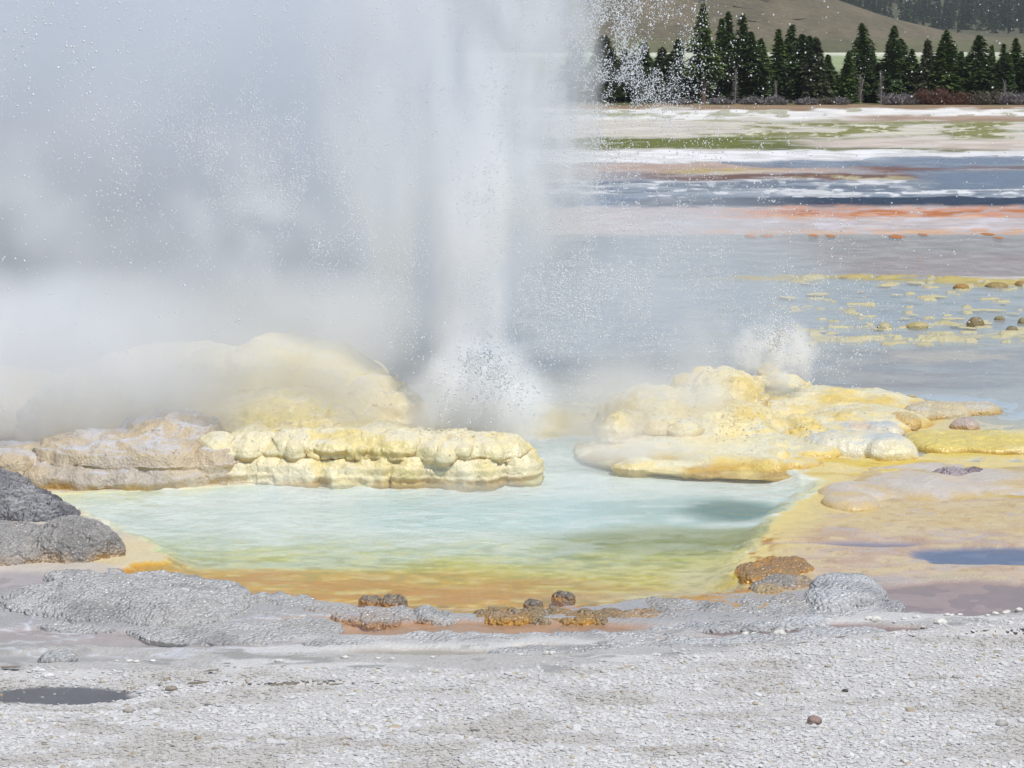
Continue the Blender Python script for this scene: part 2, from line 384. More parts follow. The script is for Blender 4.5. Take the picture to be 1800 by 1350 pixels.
# pool bed: turquoise - green - yellow - rust towards the front edge
bed = np.empty(shape + (3,), np.float32); bed[:] = C(222, 228, 220)
def pb(m, c):
    global bed
    bed = bed * (1 - m[..., None]) + np.asarray(c, np.float32) * m[..., None]
Vb = V + (NB - .5) * 34
pb(ss(560, 700, U) * ss(850, 875, V) * (1 - ss(905, 935, V)) * .7, C(188, 216, 212))
pb((1 - ss(100, 480, U)) * ss(900, 860, V) , C(215, 218, 190))
pb(blob(1285, 882, 80, 16, .5, .2), C(84, 134, 134))
pb(blob(1180, 880, 120, 20, .8, .2) * .5, C(120, 165, 160))
pb(ss(905, 955, Vb) * .9, C(186, 200, 170))
pb(ss(910, 940, Vb) * ss(880, 1080, U) * (1 - ss(962, 990, V)) * ss(.35, .6, NA + .1), C(122, 134, 30))
pb(ss(935, 975, Vb) * ss(.40, .6, NB) * .8, C(198, 198, 80))
pb(ss(955, 1000, Vb - 12 * (1 - ss(300, 900, U))), C(204, 190, 62))
dF = np.clip(sdp, 0, 400)
Lf = ss(300, 900, U)
pb(ss(975, 1003, Vb + 12 - 22 * Lf) * (1 - .75 * ss(700, 1200, U)), C(212, 166, 40))
pb(ss(1016, 1044, Vb - 16 * Lf + 6), C(216, 152, 22))
pb(ss(1000, 1040, Vb) * ss(.52, .64, fb2(U / 60, V / 9, 4, 71)) * .8, C(216, 170, 10))
pb(ss(1000, 1040, Vb) * ss(.55, .66, fb2(U / 40, V / 6, 4, 72)) * .8, C(160, 104, 24))
pb((1 - ss(0, 60, sdp)) * ss(820, 850, V) * (1 - ss(990, 1020, V)) * ss(1000, 1200, U), C(226, 212, 158)); pb((1 - ss(0, 45, sdp)) * ss(820, 850, V) * (1 - ss(930, 980, V)) * .8, C(222, 212, 150))
pb(blob(1180, 1032, 180, 10, .4, .4) * .8, C(214, 210, 180))
pb(blob(1230, 1000, 60, 20, .4, .4) * .6, C(214, 210, 180))
pb(blob(930, 1056, 120, 5, .4, .5) * .8, C(215, 212, 190))
sk = fb2(U / 26, V / 3.2, 4, 75); sk2 = fb2(U / 60, V / 6, 4, 76)  # bed streaks: mineral and algal tint, plus sparkle of rippled light painted in
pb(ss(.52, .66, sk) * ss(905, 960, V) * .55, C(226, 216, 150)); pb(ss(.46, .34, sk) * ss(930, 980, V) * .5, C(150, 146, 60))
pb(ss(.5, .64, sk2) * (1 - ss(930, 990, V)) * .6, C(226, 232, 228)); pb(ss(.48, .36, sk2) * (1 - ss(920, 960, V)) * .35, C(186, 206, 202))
pb(blob(1285, 884, 85, 17, .5, .25) * .95, C(92, 134, 132)); pb(blob(1200, 934, 200, 22, .5, .4) * .6, C(130, 138, 50))
pb(ss(985, 1015, Vb + 10 - 22 * Lf) * ss(.42, .56, fb2(U / 80, V / 8, 4, 78)) * (1 - .6 * ss(800, 1250, U)) * .8, C(196, 132, 16)); pb((1 - ss(0, 40, sdp)) * ss(1020, 1040, V) * .7, C(190, 120, 14))
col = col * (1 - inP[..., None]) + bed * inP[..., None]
rgh = rgh * (1 - inP) + .5 * inP; bmp = bmp * (1 - inP) + .35 * inP
dip(inP * ss(-5, 70, sdp), .13); dip(ss(-60, 0, sdp) * (1 - inP) * ss(1200, 1300, U) * (V > 860) * (V < 1000), .018)
# foreground puddles: (mask, colour)
def puddle(m, c, d=.05):
    m = m * (1 - inP); paint(m, c, .3, .12); dip(m, d)
puddle(blob(1740, 982, 135, 17, .15, .3), C(118, 128, 150))
puddle(blob(1530, 961, 85, 6, .3, .5), C(150, 145, 155))
puddle(blob(1380, 958, 60, 2.5, .3, .4), C(170, 160, 160))
puddle(blob(1680, 1054, 180, 31, .12, .22), C(166, 146, 138))
puddle(blob(1420, 1112, 200, 11, .2, .35), C(146, 124, 116))
puddle(blob(1240, 1132, 110, 7, .3, .4), C(150, 132, 125))
puddle(blob(820, 1108, 330, 14, .2, .3), C(182, 142, 108))
puddle(blob(590, 1100, 110, 10, .3, .4), C(192, 150, 112))
puddle(blob(960, 1149, 62, 9, .2, .3), C(178, 158, 132))
puddle(blob(740, 1150, 150, 6, .3, .4), C(172, 164, 152))
puddle(blob(60, 1032, 130, 26, .15, .25), C(176, 168, 166))
puddle(blob(120, 1124, 220, 17, .15, .3), C(176, 164, 160))
puddle(blob(330, 1133, 200, 10, .3, .4), C(172, 162, 158))
puddle(blob(80, 1160, 170, 10, .3, .4), C(176, 172, 168))
puddle(blob(1790, 1125, 100, 6, .2, .3), C(160, 160, 170))
puddle(blob(110, 1224, 130, 16, .12, .3), C(86, 84, 86), .06)
puddle(blob(520, 1216, 170, 5, .3, .4), C(150, 146, 138), .04)
paint(blob(480, 1218, 240, 4, .3, .5) * ss(.5, .6, NC), C(90, 78, 62), .7)
puddle(band(-INF, 420, 764, 800, 60, 6, 6), C(204, 176, 148), .04)
# white scum lines on the left flats
m = band(-INF, 620, 1080, 1175, 60, 6, 6) * ss(.04, .0, np.abs(fb2(U / 130, V / 14, 4, 81) - .5)); paint(m * .8, C(205, 206, 210), .5)
m = band(-INF, 260, 1030, 1085, 60, 6, 6) * ss(.05, .0, np.abs(fb2(U / 100, V / 12, 4, 82) - .5)); paint(m * .8, C(202, 202, 206), .5)
# orange seepage in the front right rim
paint(blob(1330, 1060, 200, 22, .4, .5) * ss(.5, .62, NA) * (1 - inP), C(196, 150, 72), .4, .6)
# gravel bed
paint(GRAV * (1 - blob(110, 1224, 130, 16, .12, .3)), C(198, 194, 188), .8, .4)

# relief: low mounds of the wet grey crust and the raised ground under the gravel
near = ss(860, 1000, V)
zz += near * (.024 + .03 * (ND - .4)) * (1 - inP)
zz += GRAV * (.03 + .05 * fb2(GX * .8, GY * .8, 4, 91))  * (1 - blob(110, 1224, 130, 18, .3, .3)) * ss(0, 40, V - g_line)
zz += (1 - near) * .03 * (ND - .5) * (V > 300) * (1 - inP)
zz = np.where(V < 300, zz + .05 * (fb2(GX * .05, GY * .02, 3, 92) - .5) , zz)
zz = np.where(GY > 600, zz, zz)
m = blob(110, 1222, 200, 40, .5, .2); zz = zz * (1 - m) + .004 * m; m = blob(110, 1224, 130, 16, .2, .35); zz = zz * (1 - m) - .012 * m
zz[-2:] -= 2.0
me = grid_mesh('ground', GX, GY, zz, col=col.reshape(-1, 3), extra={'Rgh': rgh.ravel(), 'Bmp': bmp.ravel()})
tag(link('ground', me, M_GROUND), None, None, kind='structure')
def ground_z(u, v):
    """height of the ground sheet at a photo position"""
    x, y = at(u, v)
    r = int(np.argmin(np.abs(yy - y))); c = int(np.argmin(np.abs(GX[r] - x)))
    return float(zz[r, c])

# ------------------------------------------------------------------ water sheets
def sheet(name, pts, z, mat):
    v = [(float(at(u, v_)[0]), float(at(u, v_)[1]), z) for u, v_ in pts]
    me = mesh_np(name, v, list(range(len(v)))[::-1], [0], [len(v)], smooth=False)
    if me.polygons[0].normal.z < 0: me.flip_normals()
    return tag(link(name, me, mat), None, None, kind='structure')
W_POOL = water_mat('hot_pool_water', C(206, 218, 212), .08, .10, 5, 18., 1.0, .06, (1, .8, 1))
W_MID = water_mat('shallow_water', C(200, 201, 194), .42, .12, 2.5, 10., .8, .02, gloss=.3)
W_FAR = water_mat('far_water', C(150, 152, 158), .26, .16, 1.2, 5., .6, .02, gloss=.2)
W_PUD = water_mat('puddle_water', C(180, 180, 185), .06, .04, 8., 40., .25, .006, gloss=.7)
sheet('pool_water', [(20, 866), (300, 850), (860, 822), (880, 745), (1200, 745), (1460, 830), (1475, 860), (1420, 900), (1375, 960), (1375, 1046), (1200, 1075), (960, 1092), (700, 1090), (380, 1068), (190, 1012), (190, 930)], 0.0, W_POOL)
sheet('puddle_water', [(-400, 1280), (2200, 1280), (2200, 1095), (1300, 1095), (960, 1096), (650, 1094), (370, 1071), (180, 1016), (100, 985), (-400, 985)], -0.001, W_PUD)
sheet('puddle_water', [(1385, 1094), (2200, 1094), (2200, 900), (1430, 900), (1385, 960)], -0.001, W_PUD)
sheet('runoff_water', [(-500, 862), (10, 862), (300, 846), (850, 818), (870, 741), (1200, 741), (1470, 826), (2300, 826), (2300, 599), (-500, 599)], -0.001, W_MID)
sheet('shallow_water', [(-500, 599), (2300, 599), (2300, 399), (-500, 399)], -0.001, W_MID)
sheet('far_water', [(-500, 399), (2300, 399), (2300, 270), (-500, 270)], -0.001, W_FAR)

# ================================================================== HILLS
def hill(name, x0, x1, y0, y1, nx, ny, hf, cf):
    X, Y = np.meshgrid(np.linspace(x0, x1, nx), np.linspace(y0, y1, ny))
    Z = hf(X, Y); me = grid_mesh(name, X, Y, Z, col=cf(X, Y, Z).reshape(-1, 3),
        extra={'Rgh': np.full(X.size, .95), 'Bmp': np.zeros(X.size)})
    return tag(link(name, me, M_HILL), None, None, kind='structure')
M_HILL = attr_mat('hill_soil', .95, .1, 0, .25, .25)
def h1(X, Y):
    # silhouette height over the photo column, fitted to the brown hill's slope
    u = 900 + F * X / Y
    t = 1 - ss(1180, 1800, u)
    crest = 6 + 46 * t ** 1.25 + 2
    return -1 + crest * ss(1120, 1420, Y) * (1 - .6 * ss(1500, 1900, Y)) + 1.5 * (fb2(X / 60, Y / 60, 4, 101) - .5) * ss(1130, 1250, Y)
def c1(X, Y, Z):
    n = fb2(X / 25, Y / 60, 4, 103)[..., None]
    c = C(96, 88, 70) * (1 - n) + C(122, 111, 92) * n
    g = (1 - ss(3, 9, Z) * 1.0)[..., None]
    c = c * (1 - g * .6) + C(104, 108, 72) * g * .6
    s = ss(.60, .66, fb2(X / 14, Y / 90, 3, 104))[..., None] * .35
    return c * (1 - s) + C(80, 78, 62) * s
hill('hill', -800, 700, 1120, 1900, 300, 120, h1, c1)
def h2(X, Y):
    return -1 + 14 * ss(1500, 1850, Y) + 130 * ss(1800, 3300, Y) + 3 * (fb2(X / 120, Y / 120, 4, 107) - .5)
def c2(X, Y, Z):
    n = fb2(X / 40, Y / 60, 4, 108)[..., None]
    return C(78, 80, 62) * (1 - n) + C(100, 96, 76) * n
hill('hill', -1500, 1800, 1450, 3400, 200, 120, h2, c2)

# ================================================================== TREES
def conifer_arrays(h, r, n, seed, cone=1.0, bare=.12, drop=.35, leaf=.16):
    """drooping sprays of needle clumps round a stem: returns vertices, faces, colours"""
    g = np.random.default_rng(seed)
    vs = []; cs = []
    nb = n
    t = g.random(nb) ** .85
    z = h * (bare + (1 - bare) * t)
    prof = (1 - t) ** cone * (.85 + .12 * np.sin(t * 23 + seed) * np.sin(t * 9 + seed * 2)) + .035
    ang = g.random(nb) * 2 * np.pi
    side = .78 + .3 * np.sin(ang * 2 + seed) + .2 * np.sin(ang + t * 7)
    L_ = r * prof * side * (.8 + .5 * g.random(nb))
    for i in range(nb):
        k = max(3, int(7 * L_[i] / r) + 2)
        f = (np.arange(k) + g.random(k)) / k
        for q in f:
            rr = L_[i] * q ** .7
            c = np.array([rr * math.cos(ang[i]), rr * math.sin(ang[i]), z[i] - drop * rr * q + g.normal() * .04])
            s = leaf * h / 8 * (1.1 - .5 * t[i]) * (.6 + .8 * g.random()) * 1.15
            d = np.array([math.cos(ang[i] + g.normal() * .6), math.sin(ang[i] + g.normal() * .6), -.3 + g.normal() * .35])
            e = g.normal(size=3) * .6; e[2] *= .5
            vs.append([c - d * s * .9 + e * s * .3, c + e * s * .9, c + d * s * 1.3, c - e * s * .9])
            b = .6 + .75 * g.random(); cs.append(b)
    return np.array(vs).reshape(-1, 3), np.repeat(np.array(cs), 4)
def quads_mesh(name, v, colr, smooth=False):
    n = len(v) // 4
    return mesh_np(name, v, np.arange(n * 4), np.arange(n) * 4, np.full(n, 4), col=colr, smooth=smooth)
def tube_mesh(name, path, radii, seg=7, col_=None):
    vs = []; fs = []
    for p, r_ in zip(path, radii):
        for k in range(seg):
            a = 2 * math.pi * k / seg; vs.append((p[0] + r_ * math.cos(a), p[1] + r_ * math.sin(a), p[2]))
    for i in range(len(path) - 1):
        for k in range(seg):
            k2 = (k + 1) % seg; fs.append((i * seg + k, i * seg + k2, (i + 1) * seg + k2, (i + 1) * seg + k))
    me = bpy.data.meshes.new(name); me.from_pydata(vs, [], fs); me.update()
    for p in me.polygons: p.use_smooth = True
    return me
M_NEED = attr_mat('conifer_needles', .75, .25, .25, .2, 3.)
M_BARK = simple('conifer_bark', C(120, 98, 82), .9, .3, 6)
M_DEADW = simple('dead_wood', C(150, 142, 134), .85, .3, 8)
M_TWIG = attr_mat('shrub_twigs', .85, .1, .1, .2, 3.)
greens = [C(84, 104, 52), C(74, 92, 52), C(94, 112, 56), C(82, 90, 62)]
crowns = []; trunks = []
for i in range(7):
    H = 8.0; rr = [1.5, 1.9, 1.2, 2.1, .95, 1.7, 1.35][i]
    v, b = conifer_arrays(H, rr, [900, 1100, 640, 1150, 520, 980, 720][i], 300 + i, [.85, .75, 1.0, .7, .8, .6, .9][i], [.08, .05, .28, .04, .2, .06, .12][i])
    cc = greens[i % 4][None] * b[:, None]
    crowns.append(quads_mesh('crown', v, cc))
    trunks.append(tube_mesh('trunk', [(0, 0, -.2), (.03, 0, 1), (.05, .02, 3), (0, .04, 5.5), (0, 0, 7.9)], [.15, .12, .09, .05, .012]))
def add_tree(u, vtop, vbase, kind, label, group, wid=1.0):
    wid *= 2.1
    x, y = at(u, vbase); x = float(x); y = float(y)
    zt = float(at_y(u, vtop, y)[1]); s = zt / 8.0
    e = bpy.data.objects.new('conifer_tree', None); COL.objects.link(e)
    e.location = (x, y, 0); e.rotation_euler = (random.gauss(0, .025), random.gauss(0, .025), random.random() * 6.28); e.scale = (s * wid, s * wid, s)
    tag(e, label, 'tree', group)
    t_ = bpy.data.objects.new('trunk', trunks[kind]); c_ = bpy.data.objects.new('crown', crowns[kind])
    for o, mt in ((t_, M_BARK), (c_, M_NEED)):
        if not o.data.materials: o.data.materials.append(mt)
        COL.objects.link(o); o.parent = e
    return e
# (column, top row, base row, kind, width, what it looks like)
TREES = [
 (1010, 70, 178, 1, 1.0, 'conifer half veiled by the dense spray left of the others'),
 (1060, 62, 180, 3, .95, 'dark conifer speckled all over by falling droplets'),
 (1098, 88, 178, 5, 1.0, 'short dark conifer behind thick droplets beside the geyser column'),
 (1132, 74, 181, 1, 1.0, 'dark conifer behind the thinning edge of the spray'),
 (1165, 84, 179, 3, .95, 'low dense conifer just left of the tallest tree'),
 (1188, 70, 181, 5, .8, 'broad bushy conifer touching the tallest tree on its left'),
 (1236, 8, 182, 2, .72, 'tallest narrow conifer with a bare reddish lower trunk'),
 (1262, 34, 172, 4, .9, 'thin conifer with a round bushy top behind the tallest tree'),
 (1278, 96, 181, 3, .8, 'short conifer between the tallest tree and the thin spires'),
 (1277, 22, 176, 4, .7, 'very thin spire conifer standing against the brown hill'),
 (1300, 26, 178, 4, .8, 'second thin spire conifer against the brown hill'),
 (1317, 56, 182, 1, .85, 'mid height conifer right of the thin spires'),
 (1336, 68, 181, 0, .9, 'leaning pointed conifer left of the pale field gap'),
 (1369, 52, 180, 2, .8, 'narrow ragged conifer right of the first field gap'),
 (1389, 44, 179, 5, .62, 'tall round topped conifer with a side limb'),
 (1408, 60, 181, 1, .75, 'stout conifer joined to the tall round topped one'),
 (1424, 64, 178, 4, 1.1, 'paired conifer with a twin pointed top, left half'),
 (1434, 66, 182, 3, .8, 'paired conifer with a twin pointed top, right half'),
 (1452, 96, 181, 1, .9, 'low spreading conifer left of the pale field strip'),
 (1486, 90, 182, 0, .8, 'small pointed conifer in front of the pale field strip'),
 (1514, 42, 181, 5, .62, 'tall dense conical conifer right of the pale field strip'),
 (1542, 110, 181, 3, .8, 'short conifer wedged between two tall conical ones'),
 (1562, 46, 182, 5, .6, 'tall leaning conical conifer in the middle of the grove'),
 (1580, 68, 180, 1, .8, 'greyish conifer leaning on the tall conical one'),
 (1601, 86, 179, 0, .85, 'small conifer against a bit of pale field'),
 (1628, 70, 181, 3, .72, 'round headed conifer above the brown brush'),
 (1648, 84, 180, 4, 1.0, 'thin conifer beside the round headed one'),
 (1661, 54, 181, 0, .95, 'sharp spire conifer with a brownish tip'),
 (1675, 80, 178, 2, .8, 'slim pointed conifer right of the sharp spire'),
 (1690, 104, 181, 5, .9, 'low green conifer above the right end of the brown brush'),
 (1715, 62, 181, 1, .78, 'broad conical conifer standing above its neighbours at right'),
 (1739, 80, 179, 0, .75, 'slim conifer right of the broad conical one'),
 (1749, 110, 181, 3, .8, 'low bushy conifer behind the pale grey snag'),
 (1761, 78, 178, 4, .95, 'thin conifer with a short spike top near the right edge'),
 (1770, 92, 182, 1, .8, 'shaggy conifer near the right edge of the grove'),
 (1783, 68, 180, 2, .9, 'tall ragged conifer second from the right edge'),
 (1802, 84, 181, 5, .8, 'conifer cut by the right edge of the picture'),
]
for (u, vt, vb, k, wd, lb) in TREES:
    add_tree(u, vt, vb + (0 if vb > 179 else -1), k, lb, 'conifers of the grove beyond the flats', wd)
for u in range(1040, 1815, 19):
    if u in (1249, 1268, 1477, 1496): continue
    add_tree(u + random.uniform(-5, 5), 86 + random.random() * 30, 177 + random.random() * 4, random.choice((1, 3, 5)), 'low dark conifer filling the grove behind the front trees', 'low filler conifers in the grove', .95)

# trees on the hills: small, one mesh each
hv = []
for i in range(4):
    v, b = conifer_arrays(8, [1.6, 1.3, 1.9, 1.5][i], 110, 500 + i, [.8, .9, .7, 1.0][i], .03, .3, .36)
    hv.append(quads_mesh('conifer_tree', v, C(60, 74, 56)[None] * b[:, None])); hv[-1].materials.append(M_NEED)
def hill_tree(x, y, z, s, k, label, grp):
    o = bpy.data.objects.new('conifer_tree', hv[k]); COL.objects.link(o); o.location = (x, y, z - .3)
    o.scale = (s, s, s * (1 + .2 * random.random())); o.rotation_euler = (0, 0, random.random() * 6.28)
    tag(o, label, 'tree', grp)
g = np.random.default_rng(12)
for i in range(230):
    u = 1425 + g.random() * 400 if i < 215 else 1225 + g.random() * 200
    Y = 1800 + g.random() * 500
    x = (u - 900) / F * Y
    z = float(h2(np.array([x]), np.array([Y]))[0])
    hill_tree(x, Y, z, 2.0 + g.random() * 1.1, i % 4, 'distant dark conifer on the wooded slope behind the brown hill', 'distant conifers on the far slope')
for (u, vb, s) in ((1622, 41, 1.5), (1643, 52, 1.7), (1685, 53, 1.9), (1750, 49, 1.9), (1775, 49, 1.8), (1796, 48, 1.8), (1590, 38, 1.5), (1605, 40, 1.7), (1570, 33, 1.4), (1548, 27, 1.5)):
    Y = 1760.0; x, z = at_y(u, vb, Y)
    hill_tree(float(x), Y, float(h2(np.array([float(x)]), np.array([Y]))[0]), s, int(u) % 4, 'distant dark conifer at the foot of the wooded slope', 'conifers at the foot of the far slope')

# shrubs, snags and fallen wood along the grove
def shrub_mesh(name, seed, n, colr, h=1.2, r=1.6):
    g = np.random.default_rng(seed); vs = []; cs = []
    for i in range(n):
        a = g.random() * 6.28; rr = r * math.sqrt(g.random()); b = np.array([rr * math.cos(a) * .8, rr * math.sin(a) * .6, 0])
        top = b + np.array([g.normal() * .25, g.normal() * .25, h * (1 - (rr / r) ** 2 * .7) * (.5 + .6 * g.random())])
        for q in range(4):
            p = b + (top - b) * (.2 + .8 * g.random()); d = np.array([g.normal(), g.normal(), .6 + g.random()]) * .16; e = g.normal(size=3) * .022
            vs.append([p - e, p + e, p + d + e * .6, p + d - e * .6]); cs.append(.7 + .6 * g.random())
        e = np.array([.016, .01, 0]); vs.append([b - e, b + e, top + e * .3, top - e * .3]); cs.append(.9)
    return quads_mesh(name, np.array(vs).reshape(-1, 3), np.asarray(colr)[None] * np.repeat(np.array(cs), 4)[:, None])
SHR = [(1200, 10, 1.0, 0, 'grey twiggy shrub at the left end of the grove'), (1268, 12, 1.1, 0, 'pale grey shrub under the thin spire conifers'),
 (1322, 14, 1.1, 0, 'grey shrub under the mid height conifer'), (1362, 16, 1.1, 0, 'grey leafless shrub at the foot of the ragged conifer'),
 (1420, 12, 1.2, 0, 'low grey shrub under the paired conifers'), (1450, 12, 1.1, 1, 'brownish grey shrub under the low spreading conifer'),
 (1472, 12, 1.0, 0, 'low grey brush left of the tall conical conifer'), (1570, 20, 1.0, 0, 'pale grey brush left of the reddish thicket'), (1592, 20, 1.0, 0, 'whitish grey brush touching the reddish thicket'),
 (1625, 30, 1.3, 2, 'reddish brown thicket, left hump'), (1655, 32, 1.4, 2, 'reddish brown thicket, highest hump'), (1690, 24, 1.3, 2, 'reddish brown thicket, right hump'),
 (1722, 24, 1.0, 1, 'dark brown brush right of the reddish thicket'), (1748, 26, 1.0, 1, 'olive brown brush below the broad conical conifer'), (1772, 24, 1.0, 0, 'pale grey brush near the right edge'), (1796, 22, 1.0, 0, 'grey brush cut by the right edge')]
scol = [C(138, 132, 130), C(112, 104, 90), C(116, 88, 76)]
for i, (u, hpx, wd, k, lb) in enumerate(SHR):
    me = shrub_mesh('shrub', 700 + i, 420, scol[k], hpx * .052, 1.15 * wd)
    o = link('shrub', me, M_TWIG); x, y = at(u, 184 + random.random() * .8); o.location = (float(x), float(y), 0)
    tag(o, lb, 'shrub', 'leafless shrubs along the foot of the grove')
def snag(u, vt, vb, lb, seed):
    g = np.random.default_rng(seed); x, y = at(u, vb); zt = float(at_y(u, vt, float(y))[1])
    e = bpy.data.objects.new('dead_tree', None); COL.objects.link(e); e.location = (float(x), float(y), 0); tag(e, lb, 'dead tree', 'bare grey snags in the grove')
    me = tube_mesh('trunk', [(0, 0, -.1), (.05, 0, zt * .4), (.12 * g.normal(), 0, zt * .8), (.2 * g.normal(), 0, zt)], [.055, .045, .03, .01]); link('trunk', me, M_DEADW, e)
    vs = []; cs = []
    for i in range(150):
        z = zt * (.15 + .8 * g.random()); a = g.random() * 6.28; L_ = (1 - z / zt * .6) * (.5 + .6 * g.random()) * zt * .16
        p = np.array([0, 0, z]); q = p + np.array([math.cos(a) * L_, math.sin(a) * L_, L_ * g.normal() * .35]); e_ = np.array([0, 0, .022])
        vs.append([p - e_, p + e_, q + e_ * .4, q - e_ * .4]); cs.append(1)
    me = quads_mesh('branches', np.array(vs).reshape(-1, 3), C(135, 128, 124)[None] * np.repeat(np.array(cs), 4)[:, None]); link('branches', me, M_TWIG, e)
for a in ((1292, 118, 183, 'bare grey snag under the thin spire conifers', 1), (1363, 140, 184, 'grey snag left of the ragged conifer', 2), (1512, 128, 184, 'pale grey snag in front of the tall dense conical conifer', 3), (1548, 122, 184, 'grey branchy snag between two tall conical conifers', 4), (1766, 138, 184, 'whitish snag at the right of the brush', 5)):
    snag(*a)
for i, (u, v_, L_, an, lb) in enumerate(((1393, 35, 44, 3, 'long dark fallen log on the brown hill'), (1300, 14, 24, -12, 'fallen log high on the brown hill'), (1322, 38, 14, -4, 'short fallen log left of the long one'),
        (1225, 4, 40, 14, 'fallen log at the upper left of the brown hill'), (1340, 2, 26, -2, 'pale fallen log at the top of the brown hill'))):
    # walk down the line of sight until the hill surface is met
    Y = 1130.0
    while Y < 1850:
        x, z = at_y(u, v_, Y)
        if float(z) <= float(h1(np.array([float(x)]), np.array([Y]))[0]): break
        Y += 2
    Lm = L_ * Y / F
    me = tube_mesh('fallen_log', [(0, 0, -Lm / 2), (.2, 0, 0), (0, 0, Lm / 2)], [.5, .42, .2], 6)
    o = link('fallen_log', me, simple('charred_log', C(72, 66, 60), .9, .2) if i == 0 else bpy.data.materials['charred_log'])
    o.location = (float(x), Y - .4, float(z) + .3); o.rotation_euler = (0, R(90 - an), 0)
    tag(o, lb, 'log', 'logs lying on the hill')

# ================================================================== SINTER FORMATIONS
def ell(u0, u1, vtop, vbase, ry, zc=0.0, pw=1.0, rot=0.0):
    # pw: < 1 steep sides and a flat crown, > 1 a bell that runs out thinly at its foot
    """a lobe whose front foot stands at row vbase and whose crest is seen at row vtop; ry = half depth in metres"""
    uc = (u0 + u1) / 2; x, y = at(uc, vbase); y = float(y) + ry
    x0 = float(at_y(u0, vbase, y)[0]); x1 = float(at_y(u1, vbase, y)[0])
    zt = float(at_y(uc, vtop, y)[1])
    return ((x0 + x1) / 2, y, zc, (x1 - x0) / 2, ry, max(.03, zt - zc), pw, rot)
_ico = None
def formation(name, lobes, label, cat, cfun, voxel=.03, amp=(.05, .02, .008), frq=(1.6, 5, 14), bead=.4, group=None, seed=0, rough=.45, flute=0.0, strata=None, foot=0.0):
    global _ico
    if _ico is None:
        b = bmesh.new(); bmesh.ops.create_icosphere(b, subdivisions=4, radius=1)
        _ico = (np.array([v.co[:] for v in b.verts]), np.array([[v.index for v in f.verts] for f in b.faces])); b.free()
    V0, F0 = _ico; vs = []; fs = []; n = 0
    for (x, y, z, rx, ry, rz, pw, rot) in lobes:
        q = V0.copy(); hz = np.abs(V0[:, 2])
        if pw < 1: q = np.sign(V0) * np.abs(V0) ** pw
        else: q[:, 2] = np.sign(V0[:, 2]) * hz ** pw
        q = q * (rx, ry, 1.0); q[:, 2] = np.where(q[:, 2] > 0, q[:, 2] * rz, q[:, 2] * .25)
        c_, s_ = math.cos(rot), math.sin(rot)
        q = np.stack([q[:, 0] * c_ - q[:, 1] * s_, q[:, 0] * s_ + q[:, 1] * c_, q[:, 2]], 1)
        vs.append(q + (x, y, z)); fs.append(F0 + n); n += len(V0)
    vs = np.concatenate(vs); fs = np.concatenate(fs)
    me = mesh_np('tmp', vs, fs.ravel(), np.arange(len(fs)) * 3, np.full(len(fs), 3))
    o = bpy.data.objects.new('tmp', me); COL.objects.link(o)
    md = o.modifiers.new('r', 'REMESH'); md.mode = 'VOXEL'; md.voxel_size = voxel
    ms = o.modifiers.new('s', 'SMOOTH'); ms.iterations = 6; ms.factor = .5
    dg = bpy.context.evaluated_depsgraph_get(); me2 = bpy.data.meshes.new_from_object(o.evaluated_get(dg), depsgraph=dg)
    bpy.data.objects.remove(o); bpy.data.meshes.remove(me)
    nv = len(me2.vertices); P = np.empty(nv * 3, np.float32); me2.vertices.foreach_get('co', P); P = P.reshape(-1, 3)
    Nn = np.empty(nv * 3, np.float32); me2.vertices.foreach_get('normal', Nn); Nn = Nn.reshape(-1, 3)
    d = 0
    for a, f in zip(amp, frq):
        nn = fb3(P, f, 2, seed + int(f * 7)); d = d + a * (1 - 2 * np.abs(nn - .5) * 2.0)      # rounded, billowy lobes
    if strata:                                                    # thin overlapping crust layers, each with a small lip
        a_, sp_ = strata; ph = P[:, 2] / sp_ + 1.6 * fb3(P, 1.1, 3, seed + 40) + .25 * fb3(P, 5, 2, seed + 41)
        saw = ph - np.floor(ph); d = d + a_ * (saw ** 2 - .4) * ss(.0, .35, 1 - Nn[:, 2] + .1) * (.3 + 1.2 * fb3(P, 1.4, 2, seed + 42))
    if flute > 0:
        side = 1 - ss(.3, .75, Nn[:, 2])
        d = d + side * flute * (n3(P[:, 0] * 9, P[:, 1] * 9, P[:, 2] * 1.2, seed + 5) - .5)
    if foot: d = d * (.5 + .5 * ss(.02, foot, P[:, 2])) - .035 * (1 - ss(.0, .12, P[:, 2]))
    P2 = P + Nn * d[:, None]
    me2.vertices.foreach_set('co', P2.ravel()); me2.update()
    me2.vertices.foreach_get('normal', Nn.reshape(-1)) if False else None
    Nn2 = np.empty(nv * 3, np.float32); me2.vertices.foreach_get('normal', Nn2); Nn2 = Nn2.reshape(-1, 3)
    c, rg, bm_ = cfun(P2, Nn2)
    # origin at the foot of the formation
    og = np.array([P2[:, 0].mean(), P2[:, 1].mean(), 0.0])
    me2.vertices.foreach_set('co', (P2 - og).ravel()); me2.update()
    set_col(me2, np.clip(c, 0.01, .85))
    for k, a in (('Rgh', rg), ('Bmp', bm_)):
        t_ = me2.attributes.new(k, 'FLOAT', 'POINT'); t_.data.foreach_set('value', np.broadcast_to(np.asarray(a, np.float32), (nv,)).copy())
    me2.polygons.foreach_set('use_smooth', np.ones(len(me2.polygons), bool)); me2.name = name
    ob = link(name, me2, M_SINTER); ob.location = og
    return tag(ob, label, cat, group)
def mixc(a, b, t): return a * (1 - t[:, None]) + b * t[:, None]
